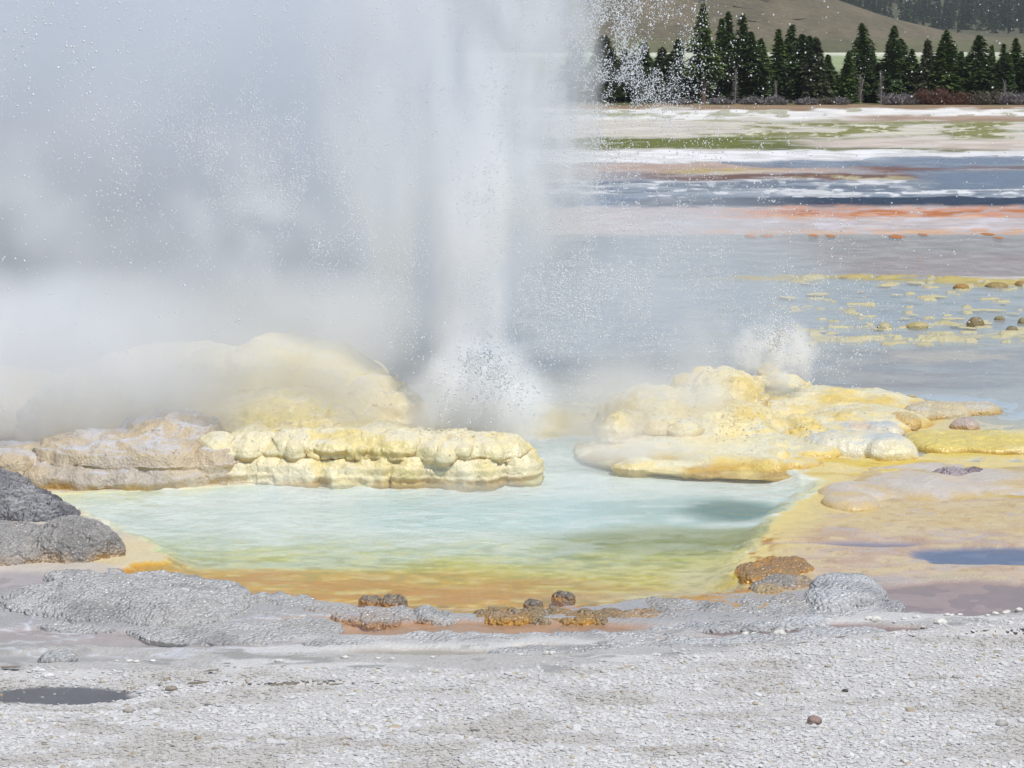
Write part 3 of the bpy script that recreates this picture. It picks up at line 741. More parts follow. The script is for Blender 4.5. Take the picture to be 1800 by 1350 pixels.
def pal(base, alt, top=None, low=None, rough=.45, bead=.5, f=1.3, seed=0, topk=.8, lowh=.12, thr=(.42, .62)):
    def fn(P, N):
        t = ss(thr[0], thr[1], fb3(P, f, 4, seed + 3))
        c = mixc(np.broadcast_to(base, P.shape), np.broadcast_to(alt, P.shape), t)
        if top is not None:
            k = ss(.78, .97, N[:, 2]) * topk * ss(.35, .6, fb3(P, f * 1.7, 3, seed + 9))
            c = mixc(c, np.broadcast_to(top, P.shape), k)
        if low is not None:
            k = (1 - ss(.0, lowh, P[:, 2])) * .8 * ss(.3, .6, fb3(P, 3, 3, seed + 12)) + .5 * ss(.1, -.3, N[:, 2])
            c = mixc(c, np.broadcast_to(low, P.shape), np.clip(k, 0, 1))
        return c, rough + .25 * (fb3(P, 6, 2, seed + 20) - .5), np.full(len(P), bead, np.float32)
    return fn
CREAM = C(224, 212, 172); YEL = C(220, 192, 96); PALE = C(222, 214, 188); OCH = C(188, 148, 66); GREY = C(182, 179, 174); GRY2 = C(160, 158, 154); TAN = C(196, 176, 146); WET = C(196, 202, 200); BRN = C(150, 118, 78)

# cream ledge behind the pool: an upper lip overhanging a lower apron
rl = np.random.default_rng(5)
def px_x(u, Y): return float(at_y(u, 675, Y)[0])
Y0 = float(at(700, 851)[1])
lobes = []
def wlobe(u, w_, Y, z, ry, rz, pw=1.0): return (px_x(u, Y), Y, z, w_ * Y / F, ry, rz, pw, 0)
for u in range(388, 912, 30):
    e = max(0, (u - 835) / 80)                                   # the right end turns away from the viewer
    lobes.append(wlobe(u, 26 + rl.random() * 26, Y0 + .45 + e * .35 + rl.random() * .12, 0, .44 + .08 * rl.random(), (.30 + rl.random() * .06) * (1 - .12 * e), .8))
u = 384
while u < 905:
    e = max(0, (u - 835) / 80); ww = 16 + 46 * rl.random() ** 1.4; zt = (.35 + .06 * rl.random() + (.04 if 480 < u < 740 else 0)) * (1 - .12 * e)
    lobes.append(wlobe(u, ww, Y0 + .52 + e * .38 + rl.random() * .22, zt, .40 + .10 * rl.random(), .08 + .05 * rl.random(), 1.0))
    if rl.random() < .4: lobes.append(wlobe(u + 5, ww * .5, Y0 + .44 + e * .3 + rl.random() * .14, zt - .07 - .08 * rl.random(), .26, .10, 1.0))
    u += ww * .55 + 4
lobes += [wlobe(650, 290, Y0 + 1.25, 0, .8, .43, .55), wlobe(560, 200, Y0 + 1.7, 0, 1.1, .47, .6), wlobe(820, 80, Y0 + 1.1, .1, .62, .36, .6), wlobe(885, 32, Y0 + 1.1, 0, .5, .30, 1.0), wlobe(905, 26, Y0 + 1.1, 0, .5, .20, 1.2), wlobe(430, 90, Y0 + 1.1, 0, .9, .42, 1.0)]
formation('sinter_ledge', lobes, 'cream sinter ledge with an overhanging scalloped lip along the back of the pool', 'rock ledge',
          pal(CREAM, C(220, 202, 140), PALE, OCH, .42, .45, 1.5, 1, .9, .1), .02, (.06, .04, .015), (1.2, 4.2, 13), seed=11, flute=.05, strata=(.03, .09))
# back-left yellow mound, partly lost in steam
lobes = [ell(40, 640, 620, 800, 2.6, 0, 1.5), ell(280, 740, 606, 795, 2.2, 0, 1.5), ell(520, 770, 672, 795, 1.4, 0, 1.9), ell(300, 720, 700, 815, 1.4, 0, 1.5),
         ell(90, 380, 640, 775, 2.2, 0, 1.5), ell(-450, 260, 665, 775, 2.5, 0, 1.7), ell(360, 480, 640, 700, .5, .5, 1), ell(470, 560, 655, 720, .5, .4, 1)]
for i in range(44):
    u = 340 + rl.random() * 330; w_ = 16 + rl.random() * 46; vt = 620 + rl.random() * 120; lobes.append(ell(u - w_, u + w_, vt, vt + 36 + rl.random() * 22, .45, .25, 1.0))
formation('sinter_mound', lobes, 'tall yellow sinter mound fading into steam behind the cream ledge', 'rock mound',
          pal(C(230, 214, 168), C(226, 206, 130), C(230, 220, 200), OCH, .5, .4, .9, 2, .7), .04, (.12, .06, .025), (.9, 2.8, 8), seed=21, flute=.05, strata=(.10, .22))
# grey-brown terraces on the left
lobes = [ell(-60, 400, 806, 862, 1.0, 0, .7), ell(60, 395, 770, 858, 1.1, 0, .7), ell(-200, 210, 798, 850, .9, 0, .7), ell(200, 400, 740, 850, 1.6, 0, .8)]
for u in range(-40, 400, 32):
    w_ = 26 + rl.random() * 26; lobes.append(ell(u - w_, u + w_, 806 + rl.random() * 14 - (10 if u > 200 else 0), 862 - rl.random() * 8 - u * .02, .35, 0, .85))
formation('sinter_terrace', lobes, 'tan and grey lumpy sinter bank left of the cream ledge', 'rock ledge',
          pal(C(190, 172, 142), C(176, 164, 146), C(196, 194, 196), OCH, .5, .6, 1.2, 3, .9), .028, (.08, .04, .015), (1.3, 4, 12), seed=31, flute=.06, strata=(.08, .12))
lobes = [ell(10, 330, 700, 770, 1.4, 0, .8), ell(150, 380, 668, 765, 1.6, 0, .8), ell(210, 400, 655, 760, 1.7, 0, .75), ell(30, 200, 716, 768, 1.2, 0, .8), ell(240, 400, 690, 790, 1.4, 0, .7)]
formation('sinter_slope', lobes, 'lilac grey sinter slope with brown shelves at far left', 'rock mound',
          pal(C(182, 174, 172), C(200, 184, 162), C(206, 198, 198), BRN, .5, .8, 1.0, 4, .8), .035, (.08, .04, .015), (1.0, 3, 11), seed=41, strata=(.08, .16))
# right yellow mound
lobes = [ell(1000, 1500, 768, 834, 2.2, -.04, 2.0), ell(1080, 1420, 716, 800, 1.8, 0, 2.0), ell(1040, 1260, 692, 790, 1.5, 0, 1.4), ell(1190, 1350, 664, 750, 1.2, 0, 1.1), ell(1300, 1640, 694, 735, 1.6, 0, 1.6),
         ell(1380, 1640, 722, 765, 1.1, 0, 1.8), ell(1180, 1480, 812, 838, 1.2, -.04, 2.0), ell(1330, 1430, 668, 708, .8, 0, 1.4), ell(1360, 1460, 742, 790, 1.0, 0, 1.8)]
for u, vt, vb, w_ in ((1205, 668, 712, 26), (1240, 658, 700, 30), (1275, 655, 702, 28), (1302, 662, 706, 22), (1180, 690, 736, 34), (1140, 690, 750, 40), (1215, 706, 752, 24), (1160, 740, 790, 34), (1110, 712, 770, 36), (1330, 668, 700, 24), (1255, 690, 726, 30), (1300, 700, 730, 26), (1085, 742, 792, 30), (1205, 752, 796, 26), (1360, 690, 714, 30), (1410, 690, 712, 36), (1460, 694, 712, 30), (1350, 648, 690, 18)):
    lobes.append(ell(u - w_, u + w_, vt, vb, .38, .12, 1.0))
for i in range(14):                                               # broken crusts lying on the apron
    u = 1080 + rl.random() * 340; w_ = 16 + rl.random() * 40; vt = 770 + rl.random() * 45; lobes.append(ell(u - w_, u + w_, vt, vt + 14 + rl.random() * 10, .3, .0, 1.2))
for i in range(16):                                               # thin terraces stepping down to the right
    u = 1290 + rl.random() * 170; w_ = 26 + rl.random() * 40; vt = 716 + rl.random() * 80; lobes.append(ell(u - w_, u + w_, vt, vt + 14 + rl.random() * 8, .4, .05, .7))
formation('sinter_mound', lobes, 'bright yellow lumpy sinter mound right of the geyser column', 'rock mound',
          pal(C(228, 212, 160), C(224, 198, 118), C(216, 214, 194), OCH, .45, .45, 1.1, 6, .7), .03, (.09, .05, .02), (1.2, 3.6, 10), seed=61, flute=.04, strata=(.10, .13), foot=.35)
# shelves and lips right of the mound
SH = [
 ([ell(1420, 1600, 764, 806, .55, 0, .7), ell(1410, 1500, 768, 800, .4, 0, .8), ell(1520, 1610, 772, 812, .4, 0, .8)], 'cream fluted shelf with a bright yellow right end', pal(PALE, CREAM, WET, YEL, .4, .5, 2, 7)),
 ([ell(1455, 1580, 744, 770, .55, 0, .7), ell(1520, 1582, 748, 774, .35, 0, .8)], 'pinkish white shelf above the fluted one with an ochre foot', pal(C(214, 196, 172), PALE, WET, OCH, .4, .6, 2, 8)),
 ([ell(1440, 1506, 732, 746, .35, 0, .8), ell(1450, 1480, 731, 745, .3, 0, .8)], 'small ochre topped lip at the upper left of the shelves', pal(C(196, 170, 96), OCH, OCH, BRN, .45, .6, 2, 9)),
 ([ell(1556, 1616, 728, 759, .4, 0, .8), ell(1530, 1600, 724, 750, .4, 0, .8)], 'orange brown rounded lip in the middle of the shelves', pal(C(196, 152, 80), C(206, 176, 110), C(206, 192, 150), BRN, .4, .9, 2, 10)),
 ([ell(1600, 1700, 712, 738, .5, 0, .8), ell(1660, 1755, 712, 730, .5, 0, .8), ell(1590, 1640, 716, 741, .4, 0, .8)], 'long cream ridge with a brown foot running to the right', pal(C(206, 190, 152), C(198, 184, 150), C(206, 200, 186), OCH, .4, .9, 2, 11)),
 ([ell(1676, 1718, 740, 757, .25, 0, .9), ell(1690, 1712, 738, 754, .2, 0, .9)], 'small pinkish crusty knob standing alone in the runoff', pal(C(190, 172, 160), C(170, 156, 150), None, OCH, .5, 1, 3, 12)),
 ([ell(1600, 1700, 770, 798, .8, 0, .7), ell(1660, 1860, 770, 800, .9, 0, .7), ell(1780, 1960, 768, 800, .9, 0, .7)], 'bright yellow flow reaching the right edge', pal(C(220, 200, 116), C(226, 212, 156), None, OCH, .35, .5, 1.5, 13)),
 ([ell(1500, 1590, 694, 712, .6, 0, .75), ell(1440, 1560, 690, 708, .6, 0, .75)], 'flat yellow shelf at the back of the mound', pal(C(218, 200, 124), YEL, WET, OCH, .4, .4, 2, 14)),
]
for i, (lb_, lab, fn) in enumerate(SH):
    formation('sinter_terrace', lb_, lab, 'rock ledge', fn, .024, (.03, .02, .008), (2, 6, 14), seed=71 + i, flute=.07, group='sinter shelves right of the yellow mound')
# front-right rise
lobes = [ell(1440, 1550, 870, 904, .55, 0, 1.0), ell(1430, 1580, 852, 890, .8, 0, 2.0), ell(1480, 1760, 840, 886, 1.2, 0, 2.0), ell(1600, 1900, 836, 878, 1.2, 0, 1.5), ell(1700, 2100, 832, 870, 1.2, 0, 1.4), ell(1540, 1760, 828, 862, 1.2, 0, 1.4), ell(1450, 1660, 834, 856, .9, 0, 2.0)]
formation('sinter_mound', lobes, 'low smooth tan mound beside the right shore of the pool', 'rock mound',
          pal(C(208, 184, 138), C(206, 188, 158), C(206, 196, 184), C(200, 168, 84), .4, .35, 1.2, 15, .9), .024, (.03, .015, .006), (1.5, 5, 14), seed=91, foot=.3)
formation('crusty_rock', [ell(1640, 1740, 832, 848, .35, 0, .9), ell(1655, 1700, 828, 848, .25, 0, .9), ell(1690, 1730, 830, 846, .25, 0, .9), ell(1660, 1684, 825, 846, .15, 0, 1)] , 'purplish grey spiky crust on top of the smooth tan mound', 'rock',
          pal(C(168, 156, 158), C(128, 114, 116), None, C(116, 92, 96), .5, 1.4, 4, 16), .016, (.03, .03, .02), (4, 11, 24), seed=95)

# grey beaded geyserite in front
BE = 1.9
def gpal(seed, base=GREY, alt=GRY2, low=None, rough=.27, top=C(196, 195, 192)): return pal(base, alt, top, low, rough, BE, 1.6, seed, .7, .08)
formation('grey_rock', [ell(-160, 84, 862, 918, .7, 0, .8), ell(-120, 60, 846, 912, .6, 0, .85), ell(20, 134, 898, 922, .4, 0, .9), ell(-200, 50, 848, 900, .9, 0, .8), ell(-40, 104, 880, 918, .5, 0, .9), ell(-60, 30, 842, 880, .3, .2, 1)],
          'dark grey rough rock at the left edge, upper tier beside the pool', 'rock', gpal(17, C(130, 128, 130), C(98, 97, 101), None, .45), .016, (.05, .05, .028), (2.4, 7, 18), seed=101)
formation('grey_rock', [ell(-260, 150, 934, 1000, .8, 0, .8), ell(40, 206, 920, 996, .6, 0, 1.0), ell(110, 213, 926, 992, .45, 0, 1.0), ell(-190, 100, 940, 1002, .6, 0, .8)],
          'rounded grey and tan rock below the dark one at the left edge', 'rock', pal(C(158, 153, 146), C(136, 132, 127), C(166, 163, 158), C(186, 154, 112), .35, 1.5, 1.6, 18, .7, .22), .018, (.04, .035, .016), (1.8, 6, 17), seed=103, flute=.10)
formation('geyserite_mound', [ell(50, 440, 1042, 1104, 1.1, 0, 1.2), ell(10, 300, 1046, 1092, .9, 0, 1.3), ell(190, 430, 1050, 1110, .8, 0, 1.2), ell(90, 260, 1034, 1062, .5, 0, 1.2)],
          'broad low grey beaded mound at the left front of the pool', 'rock mound', gpal(19), .02, (.06, .035, .016), (1.5, 5, 17), seed=105, flute=.09)
formation('geyserite_mound', [ell(50, 290, 1088, 1114, .6, 0, 1.4), ell(220, 560, 1104, 1134, .8, 0, 1.4), ell(350, 600, 1106, 1134, .6, 0, 1.4)],
          'flat grey crust mound in front of the broad beaded one', 'rock mound', gpal(20), .022, (.025, .015, .01), (1.8, 6, 18), seed=107)
formation('geyserite_nodule', [ell(72, 134, 1151, 1170, .22, 0, .8), ell(90, 120, 1149, 1166, .2, 0, .9)], 'small grey beaded knob in the left puddle', 'rock', gpal(21), .014, (.015, .012, .008), (4, 10, 22), seed=109)
def ridge(pts, w_, hgt, step=16, seed=0, ry=.22):
    g = np.random.default_rng(seed); out = []
    for (a, b), (c, d) in zip(pts[:-1], pts[1:]):
        n = max(1, int(abs(c - a) / step))
        for i in range(n):
            t = i / n; u = a + (c - a) * t + g.normal() * 3; v_ = b + (d - b) * t + g.normal() * 1.5
            ww = w_ * (.5 + .8 * g.random()); hh = hgt * (.3 + .8 * g.random() ** 1.3)
            out.append(ell(u - ww, u + ww, v_ - hh, v_ + 3, ry * (.7 + .6 * g.random()), 0, .9))
    return out
formation('geyserite_ridge', ridge([(100, 1024), (180, 1022), (240, 1038), (330, 1044), (380, 1060), (470, 1066), (560, 1072)], 22, 15, 12, 3, .25), 'grey beaded rim of the pool, left part running beside the broad mound', 'rock rim', gpal(22), .018, (.02, .015, .012), (3, 8, 20), seed=111)
formation('geyserite_ridge', ridge([(560, 1082), (640, 1086), (720, 1092)], 20, 12, 12, 4) + ridge([(720, 1096), (790, 1096)], 26, 18, 12, 5) + ridge([(610, 1094), (700, 1100)], 22, 8, 14, 15),
          'grey knobbly rim of the pool, middle part', 'rock rim', gpal(23, low=C(170, 116, 50)), .018, (.02, .018, .012), (3, 8, 20), seed=113)
formation('geyserite_ridge', ridge([(845, 1086), (960, 1088), (1060, 1090), (1160, 1086)], 15, 12, 9, 6, .14) + ridge([(870, 1094), (1000, 1096), (1160, 1090)], 16, 5, 20, 7, .12), 'brown stained knobbly rim of the pool beside the orange water', 'rock rim',
          pal(C(150, 130, 100), C(172, 164, 152), None, C(204, 146, 40), .3, BE, 2.2, 24, .5, .10), .018, (.016, .02, .016), (3, 8, 20), seed=115)
formation('geyserite_ridge', ridge([(1160, 1082), (1260, 1080), (1360, 1080), (1430, 1074)], 30, 16, 12, 8, .3) + ridge([(1150, 1094), (1240, 1092), (1400, 1090)], 30, 7, 16, 9, .2), 'grey spiky rim of the pool, right part', 'rock rim',
          gpal(25, low=C(160, 130, 80)), .02, (.02, .018, .012), (3, 8, 20), seed=117)
for i, (a, lab) in enumerate((((634, 668, 1052, 1063), 'small brown knob poking from the orange water, left of a pair'), ((672, 712, 1050, 1066), 'larger brown knob of the pair in the orange water'),
        ((972, 1008, 1042, 1055), 'dark knob alone in the shallow front of the pool'), ((925, 950, 1058, 1070), 'small grey knob just inside the brown stained rim'))):
    u0, u1, vt, vb = a
    formation('geyserite_nodule', [ell(u0, u1, vt + 3, vb, .14, 0, .9), ell(u0 + 5, (u0 + u1) / 2 + 3, vt, vb - 2, .1, 0, 1), ell((u0 + u1) / 2, u1 - 3, vt + 1, vb - 1, .1, 0, 1)], lab, 'rock',
              pal(C(146, 132, 112), C(124, 114, 100), None, C(190, 128, 40), .3, BE, 3, 26 + i, .5, .05), .012, (.016, .018, .014), (4, 11, 24), seed=121 + i)
formation('stained_rock', [ell(1300, 1400, 1000, 1026, .4, 0, .8), ell(1340, 1425, 990, 1014, .35, 0, .85), ell(1305, 1350, 1008, 1028, .25, 0, .85)], 'rust orange rock on the right front shore of the pool', 'rock',
          pal(C(196, 140, 60), C(160, 130, 92), None, C(214, 150, 34), .3, 1.3, 2.5, 31, .5, .1), .016, (.03, .025, .016), (3, 8, 20), seed=131)
formation('stained_rock', [ell(1318, 1372, 1030, 1052, .3, 0, .85), ell(1345, 1400, 1020, 1044, .3, 0, .85), ell(1375, 1425, 1022, 1040, .25, 0, .85)], 'brown grey rough rock below the rust orange one', 'rock',
          pal(C(176, 156, 120), C(160, 152, 142), None, C(206, 150, 66), .3, BE, 2.5, 32, .5, .1), .016, (.03, .02, .012), (3, 8, 20), seed=133)
formation('geyserite_mound', [ell(1430, 1550, 1024, 1076, .7, 0, .8), ell(1470, 1545, 1019, 1060, .5, 0, .85), ell(1420, 1500, 1046, 1084, .5, 0, .8)], 'silvery beaded mound rising beside the mauve puddle', 'rock mound', gpal(33, C(190, 189, 186), C(170, 169, 167), top=C(206, 206, 205)), .018, (.03, .02, .012), (2, 6, 18), seed=135)
formation('geyserite_ridge', ridge([(1380, 1096), (1480, 1088), (1570, 1074)], 30, 10, 14, 10, .25) + ridge([(1160, 1112), (1320, 1106), (1480, 1094)], 26, 5, 14, 11, .14), 'silvery low crust in front of the beaded mound', 'rock rim', gpal(34, C(192, 191, 188), C(172, 171, 169), top=C(206, 206, 205)), .02, (.02, .015, .012), (3, 8, 20), seed=137)
formation('geyserite_ridge', ridge([(560, 1140), (760, 1134), (900, 1132), (1050, 1130), (1180, 1122)], 44, 6, 22, 12, .2) + ridge([(900, 1160), (1040, 1148), (1300, 1138), (1560, 1118)], 40, 5, 24, 13, .2), 'low grey crust bank between the orange puddle and the gravel', 'rock rim', gpal(35, C(190, 188, 184), C(174, 172, 169), top=C(206, 205, 203)), .024, (.02, .015, .012), (2, 6, 17), seed=139)

# islets and dark knobs in the blue shallows
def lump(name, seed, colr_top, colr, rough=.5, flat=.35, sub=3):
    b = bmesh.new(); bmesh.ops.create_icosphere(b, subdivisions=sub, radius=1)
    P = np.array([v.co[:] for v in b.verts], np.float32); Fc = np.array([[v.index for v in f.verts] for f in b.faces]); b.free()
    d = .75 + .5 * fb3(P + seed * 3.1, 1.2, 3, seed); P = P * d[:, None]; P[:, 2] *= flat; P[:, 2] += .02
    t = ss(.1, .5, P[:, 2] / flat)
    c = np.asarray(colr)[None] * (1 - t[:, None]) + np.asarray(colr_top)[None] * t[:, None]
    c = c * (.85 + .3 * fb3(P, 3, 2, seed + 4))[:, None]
    return mesh_np(name, P, Fc.ravel(), np.arange(len(Fc)) * 3, np.full(len(Fc), 3), col=c, extra={'Rgh': np.full(len(P), rough), 'Bmp': np.full(len(P), .8)})
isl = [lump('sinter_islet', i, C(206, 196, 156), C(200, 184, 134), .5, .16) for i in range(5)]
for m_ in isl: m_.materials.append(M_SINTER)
ISL = [(1512, 512), (1496, 539), (1640, 521), (1600, 528), (1690, 545), (1712, 545), (1740, 545), (1780, 551), (1675, 560), (1590, 560), (1605, 553), (1630, 575), (1680, 572), (1700, 576), (1545, 578), (1445, 582), (1468, 586), (1520, 590), (1560, 590),
       (1575, 518), (1555, 503), (1610, 497), (1438, 517), (1650, 590), (1720, 594), (1770, 600), (1764, 533), (1730, 568), (1384, 523), (1415, 498)]
ISL.sort()
ordn = ['first', 'second', 'third', 'fourth', 'fifth', 'sixth', 'seventh', 'eighth', 'ninth', 'tenth', 'eleventh', 'twelfth', 'thirteenth', 'fourteenth', 'fifteenth', 'sixteenth', 'seventeenth', 'eighteenth', 'nineteenth', 'twentieth',
        'twenty-first', 'twenty-second', 'twenty-third', 'twenty-fourth', 'twenty-fifth', 'twenty-sixth', 'twenty-seventh', 'twenty-eighth', 'twenty-ninth', 'thirtieth']
for i, (u, v_) in enumerate(ISL):
    x, y = at(u, v_); o = bpy.data.objects.new('sinter_islet', isl[i % 5]); COL.objects.link(o); o.location = (float(x), float(y), 0.0)
    s = (5 + 13 * random.random() ** 1.5) * float(y) / F; o.scale = (s, s * (1 + random.random()), s * .5); o.rotation_euler = (0, 0, random.random() * 6)
    tag(o, 'flat yellow sinter islet in the blue shallows, %s from the left' % ordn[i], 'islet', 'yellow islets in the blue shallows')
knobs = [(1716, 574, 34, 18, 'dark brown knob with a pale tip, left of the pair by the right edge', C(128, 112, 78)), (1779, 586, 26, 14, 'dark rounded knob, lowest in the blue shallows by the right edge', C(122, 110, 80)),
         (1757, 562, 20, 8, 'small olive knob above the pair of dark knobs', C(134, 122, 84)), (1798, 568, 20, 10, 'olive knob cut by the right edge of the picture', C(134, 122, 84)), (1555, 578, 30, 12, 'pale pointed knob in mist in the shallows', C(176, 164, 122)), (1612, 576, 40, 12, 'low broad knob with a brown crest in the shallows', C(178, 162, 112)),
         (1690, 507, 30, 9, 'orange brown lump on the yellow crust line', C(160, 122, 66)), (1752, 504, 40, 8, 'olive brown ridge lump on the yellow crust line', C(150, 128, 78)), (1795, 502, 24, 10, 'brown lump at the right end of the yellow crust line', C(150, 120, 72)), (1500, 487, 60, 6, 'long yellowish crust lump at the far side of the shallows', C(184, 166, 104)), (1560, 489, 46, 6, 'yellow crust lump right of the long one', C(188, 170, 108)), (1430, 487, 50, 6, 'pale yellow crust lump at the left of the crust line', C(190, 176, 124))]
for i, (u, v_, w_, h_, lb, cl) in enumerate(knobs):
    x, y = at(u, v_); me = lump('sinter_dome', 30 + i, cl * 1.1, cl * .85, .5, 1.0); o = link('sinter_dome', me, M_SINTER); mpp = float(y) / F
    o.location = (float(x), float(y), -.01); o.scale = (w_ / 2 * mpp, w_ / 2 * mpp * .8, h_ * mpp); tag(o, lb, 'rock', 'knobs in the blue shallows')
ORM = [lump('orange_mat', 60 + i, C(196, 122, 50), C(176, 100, 40), .5, .12) for i in range(3)]
for m_ in ORM: m_.materials.append(M_SINTER)
for i, (u, v_, w_) in enumerate(((1320, 415, 22), (1348, 414, 22), (1430, 414, 18), (1460, 415, 18), (1577, 416, 26), (1622, 412, 16), (1735, 411, 24), (1755, 418, 16), (1615, 454, 6))):
    x, y = at(u, v_); o = bpy.data.objects.new('orange_mat', ORM[i % 3]); COL.objects.link(o); s = w_ / 2 * float(y) / F
    o.location = (float(x), float(y), 0); o.scale = (s, s * 3, s * .6); tag(o, 'small orange mat on the far edge of the grey pool, %s from the left' % ordn[i] if v_ < 440 else 'tiny orange speck alone in the mauve pool', 'bacterial mat', 'orange mats on the grey pool edge')

# ================================================================== GRAVEL AND STONES
M_GRAVEL = attr_mat('silica_gravel', .75, .3, 0, .12, 60.)
def gravel(n, smin, smax, seed, vmin=0, sel=None):
    g = np.random.default_rng(seed)
    v_ = 1075 + (1475 - 1075) * g.random(n) ** .8; u = -240 + 2280 * g.random(n)
    gl = 1188 - ss(850, 1800, u) * 88 + (fb2(u / 60, v_ / 12, 4, 51) - .5) * 26
    d = v_ - gl
    keep = g.random(n) < ss(-14, 14, d) * (1 - .98 * (((u - 110) / 135) ** 2 + ((v_ - 1224) / 16) ** 2 < 1)) * (1 - .55 * ss(.55, .68, fb2(u / 170, v_ / 26, 3, 55)) * ss(12, 60, d) * (1 if smax > .02 else 0))
    u, v_ = u[keep], v_[keep]; n = len(u)
    x, y = at(u, v_)
    r0 = np.searchsorted(-vv, -v_); r0 = np.clip(r0 + 5, 0, len(yy) - 1)
    c0 = np.clip(np.round((x / (Dd * CP + 6 * SP)[r0] - sx[6]) / (sx[7] - sx[6])).astype(int) + 6, 0, len(sx) - 1)
    z = zz[r0, c0]
    K = 7; a = np.arange(K) * 2 * np.pi / K
    s = smin + (smax - smin) * g.random(n) ** 2.2
    rad = 1 + .28 * (g.random((n, K)) - .5) * 2
    el = .55 + .45 * g.random(n); rot = g.random(n) * 6.28
    top = np.stack([np.cos(a) * rad * .74, np.sin(a) * rad * .74, np.ones((n, K))], -1)
    mid = np.stack([np.cos(a) * rad, np.sin(a) * rad, np.full((n, K), .35) + .3 * (g.random((n, K)) - .5)], -1)
    bot = np.stack([np.cos(a) * rad * .8, np.sin(a) * rad * .8, np.full((n, K), -.8)], -1)
    P = np.concatenate([top, mid, bot], 1)
    P[:, :, 1] *= el[:, None]; P[:, :, 2] *= (.16 + .3 * g.random(n) ** 1.5)[:, None]
    P[:, :K, 2] += (g.random((n, K)) - .5) * .1
    P *= s[:, None, None]
    tx = g.normal(size=n) * .13; ty = g.normal(size=n) * .13
    P[:, :, 2] += P[:, :, 0] * tx[:, None] + P[:, :, 1] * ty[:, None]
    c_, s_ = np.cos(rot)[:, None], np.sin(rot)[:, None]
    X = P[:, :, 0] * c_ - P[:, :, 1] * s_; Y = P[:, :, 0] * s_ + P[:, :, 1] * c_
    P = np.stack([X + x[:, None], Y + y[:, None], P[:, :, 2] + z[:, None] + s[:, None] * .12], -1).reshape(-1, 3)
    base = np.arange(n)[:, None] * (3 * K)
    k = np.arange(K); k2 = (k + 1) % K
    topf = (base + k[None]).ravel()
    q1 = (base[:, :, None] + np.stack([k + K, k2 + K, k2, k], -1)[None]).reshape(-1)
    q2 = (base[:, :, None] + np.stack([k + 2 * K, k2 + 2 * K, k2 + K, k + K], -1)[None]).reshape(-1)
    loops = np.concatenate([topf, q1, q2])
    tot = np.concatenate([np.full(n, K), np.full(2 * n * K, 4)]); st = np.concatenate([[0], np.cumsum(tot)[:-1]])
    b = .86 + .2 * g.random(n)
    c = C(212, 210, 207)[None] * b[:, None]; w2 = (g.random(n) < .035)[:, None]; c = np.where(w2, C(190, 176, 152)[None] * b[:, None], c); w3 = (g.random(n) < .04)[:, None]; c = np.where(w3, C(222, 221, 218)[None], c)
    pt = fb2(u / 150, v_ / 22, 4, 57); c = c * (1 - .22 * ss(.5, .66, pt))[:, None] * np.where(ss(.55, .68, pt)[:, None] > .4, np.array([1.0, .97, .92])[None], 1.0)
    return P, loops, st, tot, np.repeat(c, 3 * K, 0)
P_, l_, s_, t_, c_ = gravel(105000, .007, .030, 5)
me = mesh_np('gravel', P_, l_, s_, t_, col=c_, smooth=False)
tag(link('gravel', me, M_GRAVEL), 'pale grey flaky silica gravel covering the foreground', 'gravel', kind='stuff')
P_, l_, s_, t_, c_ = gravel(1100, .03, .055, 8)
me = mesh_np('gravel', P_, l_, s_, t_, col=c_, smooth=False)
tag(link('gravel', me, M_GRAVEL), 'larger flat silica flakes scattered over the gravel', 'gravel', kind='stuff')
P_, l_, s_, t_, c_ = gravel(50000, .005, .011, 6)
me = mesh_np('gravel', P_, l_, s_, t_, col=c_, smooth=False)
tag(link('gravel', me, M_GRAVEL), 'fine silica grit between the flakes', 'gravel', kind='stuff')

def stone(u, v_, w_, h_, colr, lb, seed, name='stone', grp=None, cat='stone'):
    x, y = at(u, v_); mpp = float(y) / F
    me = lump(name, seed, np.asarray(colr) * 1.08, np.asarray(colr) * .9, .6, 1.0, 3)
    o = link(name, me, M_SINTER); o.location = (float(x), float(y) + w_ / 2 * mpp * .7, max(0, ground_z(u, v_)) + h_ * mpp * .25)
    o.scale = (w_ / 2 * mpp, w_ / 2 * mpp * .75, h_ * mpp * .62); o.rotation_euler = (0, 0, 0)
    return tag(o, lb, cat, grp)
stone(1432, 1296, 27, 17, C(150, 126, 116), 'reddish brown stone alone on the pale gravel', 201)
stone(1762, 1298, 24, 12, C(168, 164, 156), 'grey stone lying on the gravel near the lower right corner', 202)
stone(1486, 1232, 12, 6, C(80, 78, 78), 'tiny dark stone on the gravel above the reddish one', 203)
stone(226, 1272, 22, 10, C(168, 160, 150), 'grey brown stone on the gravel at lower left', 204)
stone(300, 1226, 24, 10, C(150, 140, 126), 'brownish stone at the right end of the dark puddle', 205)
stone(82, 1194, 26, 10, C(214, 212, 208), 'white stone above the dark puddle', 206)
stone(70, 1186, 16, 9, C(220, 218, 214), 'smaller white stone touching the one above the dark puddle', 207)
